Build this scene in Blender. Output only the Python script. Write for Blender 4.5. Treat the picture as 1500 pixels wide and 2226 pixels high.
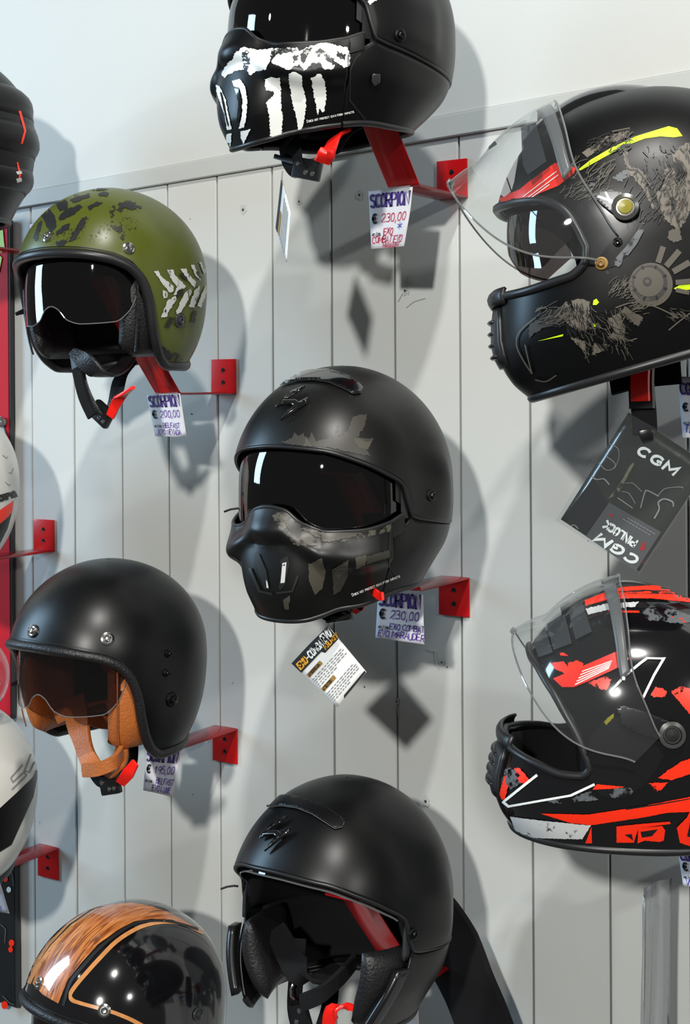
import bpy, bmesh, math, random
import numpy as np
from mathutils import Vector, Matrix, Euler
from mathutils.bvhtree import BVHTree
from mathutils.geometry import delaunay_2d_cdt
random.seed(4)
for _o in list(bpy.data.objects): bpy.data.objects.remove(_o)
SC = bpy.context.scene
COL = SC.collection
R = math.radians

# ------------------------------------------------------------------ camera
EYE = 1.55; DIST = 1.58; FPX = 2979.0; THETA = math.atan(1950/2979); CX, CY = 750.0, 857.0
_ro = R(0.35)
_rt = np.array([math.cos(THETA), math.sin(THETA), 0.0]); _up = np.array([0, 0, 1.0]); _fw = np.array([-math.sin(THETA), math.cos(THETA), 0.0])
RIGHT = _rt*math.cos(_ro) - _up*math.sin(_ro); UP = _up*math.cos(_ro) + _rt*math.sin(_ro)
CAM = np.array([0, -DIST, EYE])
def ray(px, py): return RIGHT*(px-CX) + UP*(CY-py) + _fw*FPX
def P(px, py, h):
    """the point at distance h in front of the wall that lies on the sight line of a photograph pixel"""
    d = ray(px, py); return Vector(CAM + d*((DIST-h)/d[1]))
cd = bpy.data.cameras.new('camera'); cam = bpy.data.objects.new('camera', cd); COL.objects.link(cam)
cd.sensor_fit = 'VERTICAL'; cd.sensor_height = 36; cd.lens = FPX/2226*36; cd.shift_y = -(1113-CY)/2226
cd.clip_start = .05
M3 = Matrix([RIGHT, UP, -_fw]).transposed()
cam.matrix_world = Matrix.Translation(Vector(CAM)) @ M3.to_4x4()
SC.camera = cam

# ------------------------------------------------------------------ world and lamps
w = bpy.data.worlds.new('shop_light'); SC.world = w; w.use_nodes = True
bg = w.node_tree.nodes['Background']; bg.inputs[0].default_value = (.90, .92, .90, 1); bg.inputs[1].default_value = .10
SC.view_settings.view_transform = 'Standard'; SC.view_settings.look = 'None'
SC.view_settings.exposure = 0.1; SC.view_settings.gamma = 1; SC.view_settings.use_curve_mapping = False
AIM = Vector((-1.0, -.15, EYE-.1))
def lamp(name, loc, size, power, color, shape='DISK', sy=None, aim=AIM):
    ld = bpy.data.lights.new(name, 'AREA'); ld.shape = shape; ld.size = size
    if sy: ld.size_y = sy
    ld.energy = power; ld.color = color
    o = bpy.data.objects.new(name, ld); COL.objects.link(o); o.location = loc
    o.rotation_euler = (aim-Vector(loc)).to_track_quat('-Z', 'Y').to_euler(); return o
# ceiling spotlights of the shop
lamp('ceiling_spot_steep', (.75, -2.65, EYE+3.75), .17, 150, (1, .975, .925))
lamp('ceiling_spot_front', (.45, -4.7, EYE+1.5), .22, 168, (1, .98, .93))
lamp('ceiling_spot_side', (3.0, -2.3, EYE+1.55), .18, 44, (1, .98, .94))
lamp('ceiling_spot_left', (-2.6, -2.6, EYE+1.5), .16, 1, (1, .98, .95))
# daylight from the shop window on the left
lamp('window_daylight', (-4.9, -1.95, EYE+.95), .9, 116, (.50, .76, 1), 'RECTANGLE', 2.2)

# ------------------------------------------------------------------ materials
def mat(name, color, rough=.5, metal=0, coat=0, spec=.5, bump=0, bscale=200, var=0, vscale=8, trans=0, alpha=1, sheen=0, ior=1.5, coat_rough=.05):
    m = bpy.data.materials.new(name); m.use_nodes = True; nt = m.node_tree; b = nt.nodes['Principled BSDF']
    b.inputs['Base Color'].default_value = (*color, 1); b.inputs['Roughness'].default_value = rough
    b.inputs['Metallic'].default_value = metal; b.inputs['Coat Weight'].default_value = coat; b.inputs['Coat Roughness'].default_value = coat_rough
    b.inputs['Specular IOR Level'].default_value = spec; b.inputs['Transmission Weight'].default_value = trans
    b.inputs['Alpha'].default_value = alpha; b.inputs['IOR'].default_value = ior; b.inputs['Sheen Weight'].default_value = sheen
    tc = nt.nodes.new('ShaderNodeTexCoord')
    if var:
        n = nt.nodes.new('ShaderNodeTexNoise'); n.inputs['Scale'].default_value = vscale; n.inputs['Detail'].default_value = 5
        nt.links.new(tc.outputs['Object'], n.inputs['Vector'])
        mx = nt.nodes.new('ShaderNodeMix'); mx.data_type = 'RGBA'
        mx.inputs[6].default_value = (*[c*(1-var) for c in color], 1); mx.inputs[7].default_value = (*[min(1, c*(1+var)) for c in color], 1)
        nt.links.new(n.outputs[0], mx.inputs[0]); nt.links.new(mx.outputs[2], b.inputs['Base Color'])
    if bump:
        n2 = nt.nodes.new('ShaderNodeTexNoise'); n2.inputs['Scale'].default_value = bscale; n2.inputs['Detail'].default_value = 3
        nt.links.new(tc.outputs['Object'], n2.inputs['Vector'])
        bp = nt.nodes.new('ShaderNodeBump'); bp.inputs['Strength'].default_value = bump; bp.inputs['Distance'].default_value = .002
        nt.links.new(n2.outputs[0], bp.inputs['Height']); nt.links.new(bp.outputs[0], b.inputs['Normal'])
    return m
def clear(name, tint, refl=.12, rough=.02, dens=.15, body=(.5, .5, .5)):
    """thin plastic sheet: tinted see-through body with glossy reflections"""
    m = bpy.data.materials.new(name); m.use_nodes = True; nt = m.node_tree; nt.nodes.clear()
    out = nt.nodes.new('ShaderNodeOutputMaterial'); tr = nt.nodes.new('ShaderNodeBsdfTransparent'); tr.inputs[0].default_value = (*tint, 1)
    gl = nt.nodes.new('ShaderNodeBsdfGlossy'); gl.inputs['Roughness'].default_value = rough
    df = nt.nodes.new('ShaderNodeBsdfDiffuse'); df.inputs[0].default_value = (*body, 1)
    a = nt.nodes.new('ShaderNodeMixShader'); a.inputs[0].default_value = dens
    nt.links.new(tr.outputs[0], a.inputs[1]); nt.links.new(df.outputs[0], a.inputs[2])
    lw = nt.nodes.new('ShaderNodeLayerWeight'); lw.inputs[0].default_value = .5; pw = nt.nodes.new('ShaderNodeMath'); pw.operation = 'POWER'; pw.inputs[1].default_value = 4.5
    fr = nt.nodes.new('ShaderNodeMath'); fr.operation = 'MULTIPLY_ADD'; fr.inputs[1].default_value = .7; fr.inputs[2].default_value = .04
    nt.links.new(lw.outputs['Facing'], pw.inputs[0]); nt.links.new(pw.outputs[0], fr.inputs[0])
    ad = nt.nodes.new('ShaderNodeMath'); ad.operation = 'ADD'; ad.use_clamp = True; ad.inputs[1].default_value = refl
    nt.links.new(fr.outputs[0], ad.inputs[0])
    b = nt.nodes.new('ShaderNodeMixShader'); nt.links.new(ad.outputs[0], b.inputs[0]); nt.links.new(a.outputs[0], b.inputs[1]); nt.links.new(gl.outputs[0], b.inputs[2])
    nt.links.new(b.outputs[0], out.inputs[0]); return m
def worn(name, color, rough, cover=.5, scale=60, stretch=(1, 1, 1), under=None, soft=.03):
    """print that is scratched through: noise decides where the ink is, elsewhere the shell shows"""
    m = bpy.data.materials.new(name); m.use_nodes = True; nt = m.node_tree; b = nt.nodes['Principled BSDF']
    b.inputs['Base Color'].default_value = (*color, 1); b.inputs['Roughness'].default_value = rough
    tc = nt.nodes.new('ShaderNodeTexCoord'); mp = nt.nodes.new('ShaderNodeMapping'); mp.inputs['Scale'].default_value = stretch
    n = nt.nodes.new('ShaderNodeTexNoise'); n.inputs['Scale'].default_value = scale; n.inputs['Detail'].default_value = 6; n.inputs['Roughness'].default_value = .65
    nt.links.new(tc.outputs['Object'], mp.inputs[0]); nt.links.new(mp.outputs[0], n.inputs['Vector'])
    r = nt.nodes.new('ShaderNodeMapRange'); r.inputs[1].default_value = 1-cover-soft+.0; r.inputs[2].default_value = 1-cover+soft
    nt.links.new(n.outputs[0], r.inputs[0])
    nt.links.new(r.outputs[0], b.inputs['Alpha']); return m
def wood(name):
    m = bpy.data.materials.new(name); m.use_nodes = True; nt = m.node_tree; b = nt.nodes['Principled BSDF']
    b.inputs['Roughness'].default_value = .3; b.inputs['Coat Weight'].default_value = 1; b.inputs['Coat Roughness'].default_value = .03
    tc = nt.nodes.new('ShaderNodeTexCoord'); mp = nt.nodes.new('ShaderNodeMapping'); mp.inputs['Scale'].default_value = (34, 3, 5)
    n = nt.nodes.new('ShaderNodeTexNoise'); n.inputs['Scale'].default_value = 5; n.inputs['Detail'].default_value = 8; n.inputs['Distortion'].default_value = 1.6
    nt.links.new(tc.outputs['Object'], mp.inputs[0]); nt.links.new(mp.outputs[0], n.inputs['Vector'])
    cr = nt.nodes.new('ShaderNodeValToRGB'); e = cr.color_ramp.elements
    e[0].position = .34; e[0].color = (.10, .025, .006, 1); e[1].position = .66; e[1].color = (.62, .24, .06, 1)
    k = cr.color_ramp.elements.new(.48); k.color = (.36, .10, .022, 1)
    nt.links.new(n.outputs[0], cr.inputs[0]); nt.links.new(cr.outputs[0], b.inputs['Base Color']); return m

M = dict(
    wall=mat('painted_board', (.54, .56, .545), .55, bump=.10, bscale=70, var=.035, vscale=5),
    gap=mat('board_gap', (.05, .048, .045), .9),
    trim=mat('painted_trim', (.46, .485, .475), .5, bump=.1, bscale=60, var=.05, vscale=9),
    scar=mat('old_paint_scar', (.30, .30, .28), .8),
    hole=mat('old_hole', (.03, .03, .03), .9),
    red=mat('red_acrylic', (.52, .006, .008), .28, spec=.3, coat=.15),
    screw=mat('screw_steel', (.05, .05, .05), .35, metal=.8),
    matte=mat('matte_black_paint', (.0014, .0016, .0018), .37, spec=.42),
    char=mat('matte_charcoal_paint', (.0034, .0035, .0031), .38, spec=.45),
    matte2=mat('satin_black_paint', (.0012, .0013, .0015), .37, spec=.36),
    gloss=mat('gloss_black_paint', (.004, .004, .005), .12, coat=1),
    rubber=mat('black_rubber', (.012, .012, .013), .38),
    fabric=mat('black_lining', (.006, .006, .007), .9, spec=.2, bump=.4, bscale=500),
    leather=mat('black_leather', (.009, .009, .010), .42, bump=.5, bscale=330),
    tan=mat('tan_leather', (.40, .115, .022), .48, bump=.5, bscale=330, var=.25, vscale=30),
    tan_dark=mat('tan_stitching', (.20, .05, .015), .6),
    chrome=mat('chrome', (.62, .62, .60), .16, metal=1),
    steel=mat('dark_steel', (.22, .22, .22), .25, metal=1),
    plastic=mat('black_plastic', (.008, .008, .009), .25),
    buckle=mat('red_plastic', (.90, .014, .008), .3),
    green=mat('olive_paint', (.068, .082, .006), .36),
    white=mat('white_print', (.82, .85, .82), .5),
    whitegloss=mat('white_paint', (.62, .61, .57), .35, coat=.25),
    paper=mat('paper', (.80, .80, .86), .7, var=.02, vscale=30),
    card=mat('coated_card', (.82, .82, .80), .5),
    inkpurple=mat('purple_ink', (.055, .025, .20), .6), inkred=mat('red_ink', (.55, .03, .09), .6), inkviolet=mat('violet_ink', (.13, .05, .33), .6),
    inkblue=mat('blue_ink', (.05, .05, .40), .6), ink=mat('black_ink', (.01, .01, .012), .6), inkgrey=mat('grey_ink', (.25, .25, .25), .6),
    orange=mat('orange_ink', (.80, .38, .02), .5), ochre=mat('ochre_ink', (.33, .19, .05), .5),
    yellow=mat('fluorescent_yellow_paint', (.60, .88, .0), .45), fred=mat('bright_red_paint', (.92, .028, .006), .35), frd2=mat('dark_red_paint', (.45, .01, .005), .35),
    taupe=mat('taupe_print', (.085, .075, .060), .5), taupe2=worn('taupe_scratched_print', (.14, .122, .098), .5, .53, 70, (1, 1, .35)),
    line=mat('dark_grey_print', (.035, .033, .030), .5),
    dark=mat('black_print', (.008, .008, .008), .45),
    camo=mat('brown_grey_print', (.034, .031, .025), .42), camo2=mat('light_brown_grey_print', (.060, .055, .042), .42), camo3=worn('scratched_brown_print', (.07, .064, .05), .42, .5, 60, (.5, 1, 1)),
    wscr=worn('scratched_black_print', (.012, .013, .013), .5, .56, 55, (.6, 1, .5)),
    grnscr=worn('dark_speckle_print', (.010, .013, .006), .4, .50, 130), grnscr2=worn('dark_fine_speckle_print', (.012, .015, .006), .4, .40, 260),
    silver=worn('scratched_silver_print', (.55, .56, .56), .3, .62, 70), wworn=worn('scratched_white_print', (.50, .52, .50), .5, .60, 120, (1, 1, .6)),
    redworn=worn('scratched_red_print', (.90, .03, .008), .35, .55, 80), greyworn=worn('scratched_grey_print', (.10, .11, .12), .35, .5, 70),
    smoke=clear('smoked_visor', (.10, .085, .085), .03, .02, .10, (.01, .01, .01)), smoke2=clear('light_smoked_visor', (.30, .22, .19), .03, .03, .06, (.02, .02, .02)),
    smoke3=clear('dark_visor', (.15, .12, .12), .05, .02, .04, (.01, .01, .012)),
    clear=clear('clear_visor', (.93, .95, .95), .01, .02, .02, (.7, .72, .72)), clearedge=clear('clear_visor_edge', (.45, .47, .47), .12, .08, .45, (.30, .31, .31)),
    film=clear('protective_film', (.75, .77, .77), .03, .2, .30, (.62, .64, .64)), filmdark=clear('grey_film_print', (.35, .36, .37), .03, .3, .6, (.05, .055, .06)),
    redfilm=clear('red_sticker', (.9, .1, .08), .02, .3, .92, (.88, .025, .012)), bag=clear('plastic_bag', (.90, .92, .93), .02, .05, .035, (.55, .57, .60)),
    bagcard=mat('glossy_dark_card', (.030, .032, .025), .22, coat=.5, bump=.9, bscale=22, var=.5, vscale=22), bagcard2=mat('grey_card', (.085, .085, .085), .35, coat=.5),
    sheet=clear('milky_plastic_sheet', (.72, .75, .76), .06, .12, .42, (.50, .52, .54)), thread=clear('nylon_thread', (.8, .8, .8), .1, .1, .5, (.7, .7, .7)),
    posterred=mat('poster_red', (.58, .012, .025), .6, spec=.2), posterdark=mat('poster_black', (.008, .010, .012), .25, coat=.6, var=.6, vscale=18), lime=mat('poster_lime', (.45, .75, .02), .35), postergrey=mat('poster_grey', (.35, .37, .36), .4),
    wood=wood('varnished_wood_print'), woodlight=mat('light_wood_line', (.55, .23, .07), .3, coat=1, var=.3, vscale=120),
    yglass=mat('yellow_lens', (.25, .22, .02), .2, coat=1), grey=mat('grey_plastic', (.10, .105, .11), .35), greydk=mat('dark_grey_plastic', (.03, .032, .035), .3),
)
def redglass():
    m = clear('red_acrylic_sheet', (.80, .16, .17), .02, .06, .62, (.42, .012, .016)); return m
M['redsheet'] = redglass()
M['ochre_refl'] = worn('painted_yellow_reflection', (.16, .155, .10), .3, .52, 90)  # patchy yellowish colour for the reflection painted on the packet

# ------------------------------------------------------------------ object helpers
def obj(name, verts, faces, m, parent=None, smooth=True, solid=0, mods=()):
    me = bpy.data.meshes.new(name); me.from_pydata([tuple(v) for v in verts], [], [tuple(f) for f in faces])
    bm = bmesh.new(); bm.from_mesh(me); bmesh.ops.remove_doubles(bm, verts=bm.verts, dist=1e-6)
    bm.to_mesh(me); bm.free()
    me.materials.append(M[m] if isinstance(m, str) else m)
    if smooth: me.polygons.foreach_set('use_smooth', [True]*len(me.polygons))
    o = bpy.data.objects.new(name, me); COL.objects.link(o)
    if parent: o.parent = parent
    if solid:
        s = o.modifiers.new('solid', 'SOLIDIFY'); s.thickness = abs(solid); s.offset = -1 if solid > 0 else 1
    return o
def thing(name, label, cat, loc=(0, 0, 0), rot=(0, 0, 0), group=None, scale=1):
    o = bpy.data.objects.new(name, None); COL.objects.link(o); o.location = loc; o.rotation_euler = rot; o.scale = (scale,)*3
    o['label'] = label; o['category'] = cat
    if group: o['group'] = group
    o.empty_display_size = .02
    return o
def tag(o, label, cat, group=None):
    o['label'] = label; o['category'] = cat
    if group: o['group'] = group
    return o
def struct(o): o['kind'] = 'structure'; return o
def mw(o): return Matrix.LocRotScale(o.location, o.rotation_euler.to_quaternion(), o.scale)
class MB:
    def __init__(s): s.v = []; s.f = []
    def add(s, v, f):
        k = len(s.v); s.v += [Vector(x) for x in v]; s.f += [tuple(i+k for i in q) for q in f]; return s
    def box(s, c, d, rot=None, bev=0):
        c = Vector(c); hx, hy, hz = (x/2 for x in d); q = rot or Matrix.Identity(3)
        if bev:
            bm = bmesh.new(); bmesh.ops.create_cube(bm, size=1)
            for v in bm.verts: v.co = Vector((v.co.x*d[0], v.co.y*d[1], v.co.z*d[2]))
            bmesh.ops.bevel(bm, geom=bm.edges[:], offset=bev, segments=2, affect='EDGES', profile=.7)
            bm.verts.index_update(); s.add([c+q@v.co for v in bm.verts], [[v.index for v in f.verts] for f in bm.faces]); bm.free(); return s
        vs = [c+q@Vector((x, y, z)) for x in (-hx, hx) for y in (-hy, hy) for z in (-hz, hz)]
        return s.add(vs, [(0, 1, 3, 2), (4, 6, 7, 5), (0, 4, 5, 1), (2, 3, 7, 6), (0, 2, 6, 4), (1, 5, 7, 3)])
    def tube(s, pts, r, k=8, closed=False, flat=1, upv=None, caps=True):
        pts = [Vector(p) for p in pts]; n = len(pts); rr = r if hasattr(r, '__len__') else [r]*n; rings = []; up = upv
        for i, p in enumerate(pts):
            a = pts[(i-1) % n] if closed or i else p; b = pts[(i+1) % n] if closed or i < n-1 else p
            t = (b-a).normalized()
            if up is None: up = t.orthogonal()
            u = up[i] if isinstance(up, list) else up
            u = (Vector(u)-t*Vector(u).dot(t)).normalized(); v = t.cross(u)
            if not isinstance(up, list) and upv is None: up = u
            rings.append([p+u*rr[i]*flat*math.cos(2*math.pi*j/k)+v*rr[i]*math.sin(2*math.pi*j/k) for j in range(k)])
        vs = [q for g in rings for q in g]; m = n if closed else n-1
        fs = [(i*k+j, i*k+(j+1) % k, ((i+1) % n)*k+(j+1) % k, ((i+1) % n)*k+j) for i in range(m) for j in range(k)]
        if not closed and caps: fs += [tuple(range(k))[::-1], tuple((n-1)*k+j for j in range(k))]
        return s.add(vs, fs)
    def lathe(s, prof, c, axis, k=20):
        c = Vector(c); a = Vector(axis).normalized(); u = a.orthogonal().normalized(); v = a.cross(u); n = len(prof)
        vs = [c+a*h+(u*math.cos(2*math.pi*j/k)+v*math.sin(2*math.pi*j/k))*r for (r, h) in prof for j in range(k)]
        return s.add(vs, [(i*k+j, i*k+(j+1) % k, (i+1)*k+(j+1) % k, (i+1)*k+j) for i in range(n-1) for j in range(k)])
    def ribbon(s, pts, widths, th, side):
        """strap: rounded rectangle section; side(i) gives the width direction"""
        pts = [Vector(p) for p in pts]; n = len(pts); ww = widths if hasattr(widths, '__len__') else [widths]*n; rings = []
        for i, p in enumerate(pts):
            t = (pts[min(i+1, n-1)]-pts[max(i-1, 0)]).normalized(); sd = Vector(side[i] if isinstance(side, list) else side)
            sd = (sd-t*sd.dot(t)).normalized(); nn = t.cross(sd); a = ww[i]/2; b = th/2
            rings.append([p+sd*x*a+nn*y*b for x, y in ((-1, -.3), (-.93, -1), (0, -1.15), (.93, -1), (1, -.3), (1, .3), (.93, 1), (0, 1.15), (-.93, 1), (-1, .3))])
        k = 10; vs = [q for g in rings for q in g]
        fs = [(i*k+j, i*k+(j+1) % k, (i+1)*k+(j+1) % k, (i+1)*k+j) for i in range(n-1) for j in range(k)]+[tuple(range(k))[::-1], tuple((n-1)*k+j for j in range(k))]
        return s.add(vs, fs)
    def build(s, name, m, parent=None, smooth=True, solid=0, local=None):
        if local is not None:
            inv = mw(local).inverted(); s.v = [inv@v for v in s.v]
        o = obj(name, s.v, s.f, m, parent, smooth, solid)
        if smooth:
            o.data.set_sharp_from_angle(angle=R(50))
        return o
def spline(pts, n=6):
    pts = [Vector(p) for p in pts]; out = []
    for i in range(len(pts)-1):
        p0 = pts[max(i-1, 0)]; p1 = pts[i]; p2 = pts[i+1]; p3 = pts[min(i+2, len(pts)-1)]
        for k in range(n):
            t = k/n; out.append(.5*((2*p1)+(p2-p0)*t+(2*p0-5*p1+4*p2-p3)*t*t+(3*p1-p0-3*p2+p3)*t**3))
    return out+[pts[-1]]

# ------------------------------------------------------------------ lettering: a small stroke alphabet
def _arc(cx, cy, rx, ry, a, b, n=8): return [(cx+rx*math.cos(R(a+(b-a)*i/n)), cy+ry*math.sin(R(a+(b-a)*i/n))) for i in range(n+1)]
G = {
 'A': [[(0, 0), (.5, 1), (1, 0)], [(.2, .35), (.8, .35)]], 'B': [[(0, 0), (0, 1)], [(0, 1)]+_arc(.45, .76, .45, .24, 90, -90)+[(0, .52)], [(0, .52)]+_arc(.5, .26, .5, .26, 90, -90)+[(0, 0)]],
 'C': [_arc(.55, .5, .55, .5, 50, 310, 12)], 'D': [[(0, 0), (0, 1)], [(0, 1)]+_arc(.35, .5, .65, .5, 90, -90, 10)+[(0, 0)]], 'E': [[(1, 1), (0, 1), (0, 0), (1, 0)], [(0, .5), (.8, .5)]],
 'F': [[(1, 1), (0, 1), (0, 0)], [(0, .5), (.8, .5)]], 'G': [_arc(.55, .5, .55, .5, 50, 330, 12)+[(1, .45), (.6, .45)]], 'H': [[(0, 0), (0, 1)], [(1, 0), (1, 1)], [(0, .5), (1, .5)]],
 'I': [[(.5, 0), (.5, 1)]], 'K': [[(0, 0), (0, 1)], [(1, 1), (0, .45), (1, 0)]], 'L': [[(0, 1), (0, 0), (1, 0)]], 'M': [[(0, 0), (0, 1), (.5, .3), (1, 1), (1, 0)]], 'N': [[(0, 0), (0, 1), (1, 0), (1, 1)]],
 'O': [_arc(.5, .5, .5, .5, 90, 450, 16)], 'P': [[(0, 0), (0, 1)], [(0, 1)]+_arc(.5, .74, .5, .26, 90, -90)+[(0, .48)]], 'R': [[(0, 0), (0, 1)], [(0, 1)]+_arc(.5, .74, .5, .26, 90, -90)+[(0, .48)], [(.4, .48), (1, 0)]],
 'S': [_arc(.5, .76, .48, .24, 30, 250, 9)+_arc(.5, .26, .5, .26, 80, -150, 10)], 'T': [[(0, 1), (1, 1)], [(.5, 1), (.5, 0)]], 'U': [[(0, 1), (0, .35)]+_arc(.5, .35, .5, .35, 180, 360)+[(1, .35), (1, 1)]],
 'V': [[(0, 1), (.5, 0), (1, 1)]], 'W': [[(0, 1), (.25, 0), (.5, .8), (.75, 0), (1, 1)]], 'X': [[(0, 0), (1, 1)], [(0, 1), (1, 0)]], 'Z': [[(0, 1), (1, 1), (0, 0), (1, 0)]], 'Y': [[(0, 1), (.5, .5), (1, 1)], [(.5, .5), (.5, 0)]],
 '0': [_arc(.5, .5, .42, .5, 90, 450, 14)], '1': [[(.1, .7), (.5, 1), (.5, 0)]], '2': [_arc(.5, .72, .42, .28, 160, -20, 8)+[(.0, 0), (1, 0)]], '3': [_arc(.45, .76, .42, .24, 140, -90, 8)+_arc(.45, .26, .5, .26, 90, -140, 8)],
 '5': [[(.9, 1), (.2, 1), (.15, .55)]+_arc(.45, .3, .48, .3, 110, -140, 9)], '9': [_arc(.5, .7, .4, .3, 0, 360, 12)+[(.9, .7), (.75, 0)]], '4': [[(.8, 0), (.8, 1), (0, .35), (1, .35)]],
 ',': [[(.45, .12), (.3, -.2)]], '.': [[(.4, 0), (.5, .08)]], '-': [[(.1, .45), (.9, .45)]], '/': [[(0, -.1), (.8, 1.1)]], '*': [[(.5, 0), (.5, 1)], [(.05, .25), (.95, .75)], [(.05, .75), (.95, .25)]],
 '€': [_arc(.6, .5, .45, .5, 55, 305, 12), [(0, .6), (.75, .6)], [(0, .4), (.7, .4)]],
}
def stroke_quads(pts, wd, thin=None):
    """ribbon of a polyline in 2D; wd = pen width for upright strokes, thin = for level strokes"""
    pts = [Vector(p) for p in pts]; n = len(pts); L = []; thin = wd if thin is None else thin
    for i, p in enumerate(pts):
        a = pts[max(i-1, 0)]; b = pts[min(i+1, n-1)]; t = (b-a)
        if t.length < 1e-9: t = Vector((1, 0))
        t.normalize(); hw = (abs(t.y)*wd+abs(t.x)*thin)/2; nn = Vector((-t.y, t.x))
        if 0 < i < n-1:
            d1 = (p-a).normalized(); d2 = (b-p).normalized(); c = max(.5, math.sqrt(max(0, (1+d1.dot(d2))/2))); hw /= c
        ex = t*(-hw*.6 if i == 0 else hw*.6 if i == n-1 else 0)
        L += [p+nn*hw+ex, p-nn*hw+ex]
    return L, [(2*i, 2*i+1, 2*i+3, 2*i+2) for i in range(n-1)]
def write(text, x, y, h, aspect=.6, gap=.22, pen=.12, thin=None, shear=0, jit=0, serif=0):
    """lettering in a flat frame, x right and y up; returns verts, faces, width"""
    V = []; Fc = []; cx = x
    for ch in text:
        if ch == ' ': cx += h*aspect*.7; continue
        lo = ch.islower(); hh = h*(.72 if lo else 1); ww = hh*aspect*(.35 if ch in ',.' else .3 if ch == 'I' else 1.2 if ch in 'MW' else 1)
        dy = random.uniform(-jit, jit)*h; rr = random.uniform(-jit, jit)
        st = G.get(ch.upper(), [])
        if ch == 'I': st = [[(.5, 0), (.5, 1)]]
        st = [list(s) for s in st]
        sv = []
        if serif:
            for s in st:
                for (a, b) in (s[0], s[-1]):
                    if b in (0, 1) and ch in 'RPIN': sv.append([(a-serif/(.3 if ch == 'I' else 1), b), (a+serif/(.3 if ch == 'I' else 1), b)])
        for q, s in enumerate(st+sv):
            pp = []
            for (a, b) in s:
                X = a*ww; Y = b*hh; pp.append((cx+X+Y*(shear+rr), y+dy+Y))
            v, f = stroke_quads(pp, pen*h, (thin if thin is not None else pen)*h)
            k = len(V); V += v; Fc += [tuple(i+k for i in g) for g in f]
        cx += ww+h*gap*(.6 if lo else 1)
    return V, Fc, cx-x

# ------------------------------------------------------------------ flat cards (price tags, labels)
def card(name, label, cat, corners, h, m='paper', th=.0006, curl=None, group=None, hs=None):
    """corners TL, TR, BR, BL as photograph pixels at distance h (or hs per corner); curl(u,v) bends toward the viewer"""
    hs = hs or [h]*4; W = [P(c[0], c[1], hh) for c, hh in zip(corners, hs)]; ctr = sum(W, Vector())/4
    t = thing(name, label, cat, ctr, group=group); W = [x-ctr for x in W]
    nrm = (W[1]-W[0]).cross(W[3]-W[0]).normalized()
    if nrm.y > 0: nrm = -nrm
    def at(u, v, off=0):  # v downward 0..1
        p = (W[0]*(1-u)+W[1]*u)*(1-v)+(W[3]*(1-u)+W[2]*u)*v
        return p+nrm*(off+(curl(u, v) if curl else 0))
    N = 10; V = [at(i/N, j/N) for j in range(N+1) for i in range(N+1)]
    Fs = [(j*(N+1)+i, (j+1)*(N+1)+i, (j+1)*(N+1)+i+1, j*(N+1)+i+1) for j in range(N) for i in range(N)]
    obj('sheet', V, Fs, m, t, solid=th)
    t_ratio = ((W[3]-W[0]).length)/((W[1]-W[0]).length)
    def put(nm, text, u, v, hgt, ink, **k):
        """u,v = left baseline in card units; hgt in card widths"""
        V2, F2, _ = write(text, 0, 0, hgt, **k)
        return obj(nm, [at(u+p[0], v-p[1]/t_ratio, .0009) for p in V2], F2, ink, t, smooth=False)
    def area(nm, pts, ink, off=.0006):
        return obj(nm, [at(u, v, off) for u, v in pts], [tuple(range(len(pts)))], ink, t, smooth=False)
    t2 = (t, at, put, area); return t2

# ------------------------------------------------------------------ the wall of boards
wall = thing('wall_back', '', ''); del wall['label']; del wall['category']; struct(wall)
GX = [-1.646-.1*k for k in range(9, 0, -1)]+[-1.641, -1.547, -1.446, -1.352, -1.257, -1.157, -1.056, -.954, -.855, -.755, -.651, -.550]+[-.55+.1*k for k in range(1, 9)]
ZB = EYE-1.55
def trim_z(x, lo=True):   # the trim rises slightly towards the right of the wall
    a = P(440, 388, 0); b = P(1040, 289, 0); s = (b.z-a.z)/(b.x-a.x); z = a.z+(x-a.x)*s
    return z if lo else z+.024+(x+1.7)*.006
back = MB().box((-1.05, .035, EYE-.2), (3.4, .03, 3.0)).build('backing', 'gap', wall, smooth=False)
for i in range(len(GX)-1):
    x0, x1 = GX[i]+.0014, GX[i+1]-.0014; z1a, z1b = trim_z(x0)-.0006, trim_z(x1)-.0006
    bm = bmesh.new(); dy = random.uniform(-.0006, .0006); b = .0012
    fr = [(x0+b, dy), (x1-b, dy), (x1, dy+b), (x1, .02), (x0, .02), (x0, dy+b)]
    lo = [(x, y, ZB) for x, y in fr]; hi = [(x, y, z1a+(z1b-z1a)*(x-x0)/(x1-x0)) for x, y in fr]
    obj('plank', lo+hi, [(k, (k+1) % 6, (k+1) % 6+6, k+6) for k in range(6)]+[(11, 10, 9, 8, 7, 6), (0, 1, 2, 3, 4, 5)], 'wall', wall, smooth=False)
    bm.free()
xa, xb = GX[0], GX[-1]
# ledge trim over the boards, and the smooth board above it
tp = MB()
prof = [(.0, 0), (-.004, .001), (-.004, 1), (.0, 1.0)]
vs = []
for x in (xa, xb):
    zl, zu = trim_z(x), trim_z(x, False)
    vs += [(x, .02, zl), (x, -.0045, zl), (x, -.006, zl+.0015), (x, -.006, zu-.001), (x, -.005, zu), (x, .02, zu)]
tr = obj('trim_1', vs, [(k, (k+1) % 6, (k+1) % 6+6, k+6) for k in range(6)], 'trim', None, smooth=False); struct(tr)
vs = []
for x in (xa, xb):
    zu = trim_z(x, False)+.0008
    vs += [(x, .02, zu), (x, -.0008, zu), (x, -.0015, zu+.001), (x, -.0015, EYE+1.25), (x, .02, EYE+1.25)]
obj('upper_board', vs, [(k, (k+1) % 5, (k+1) % 5+5, k+5) for k in range(5)], 'wall', wall, smooth=False)
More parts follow.
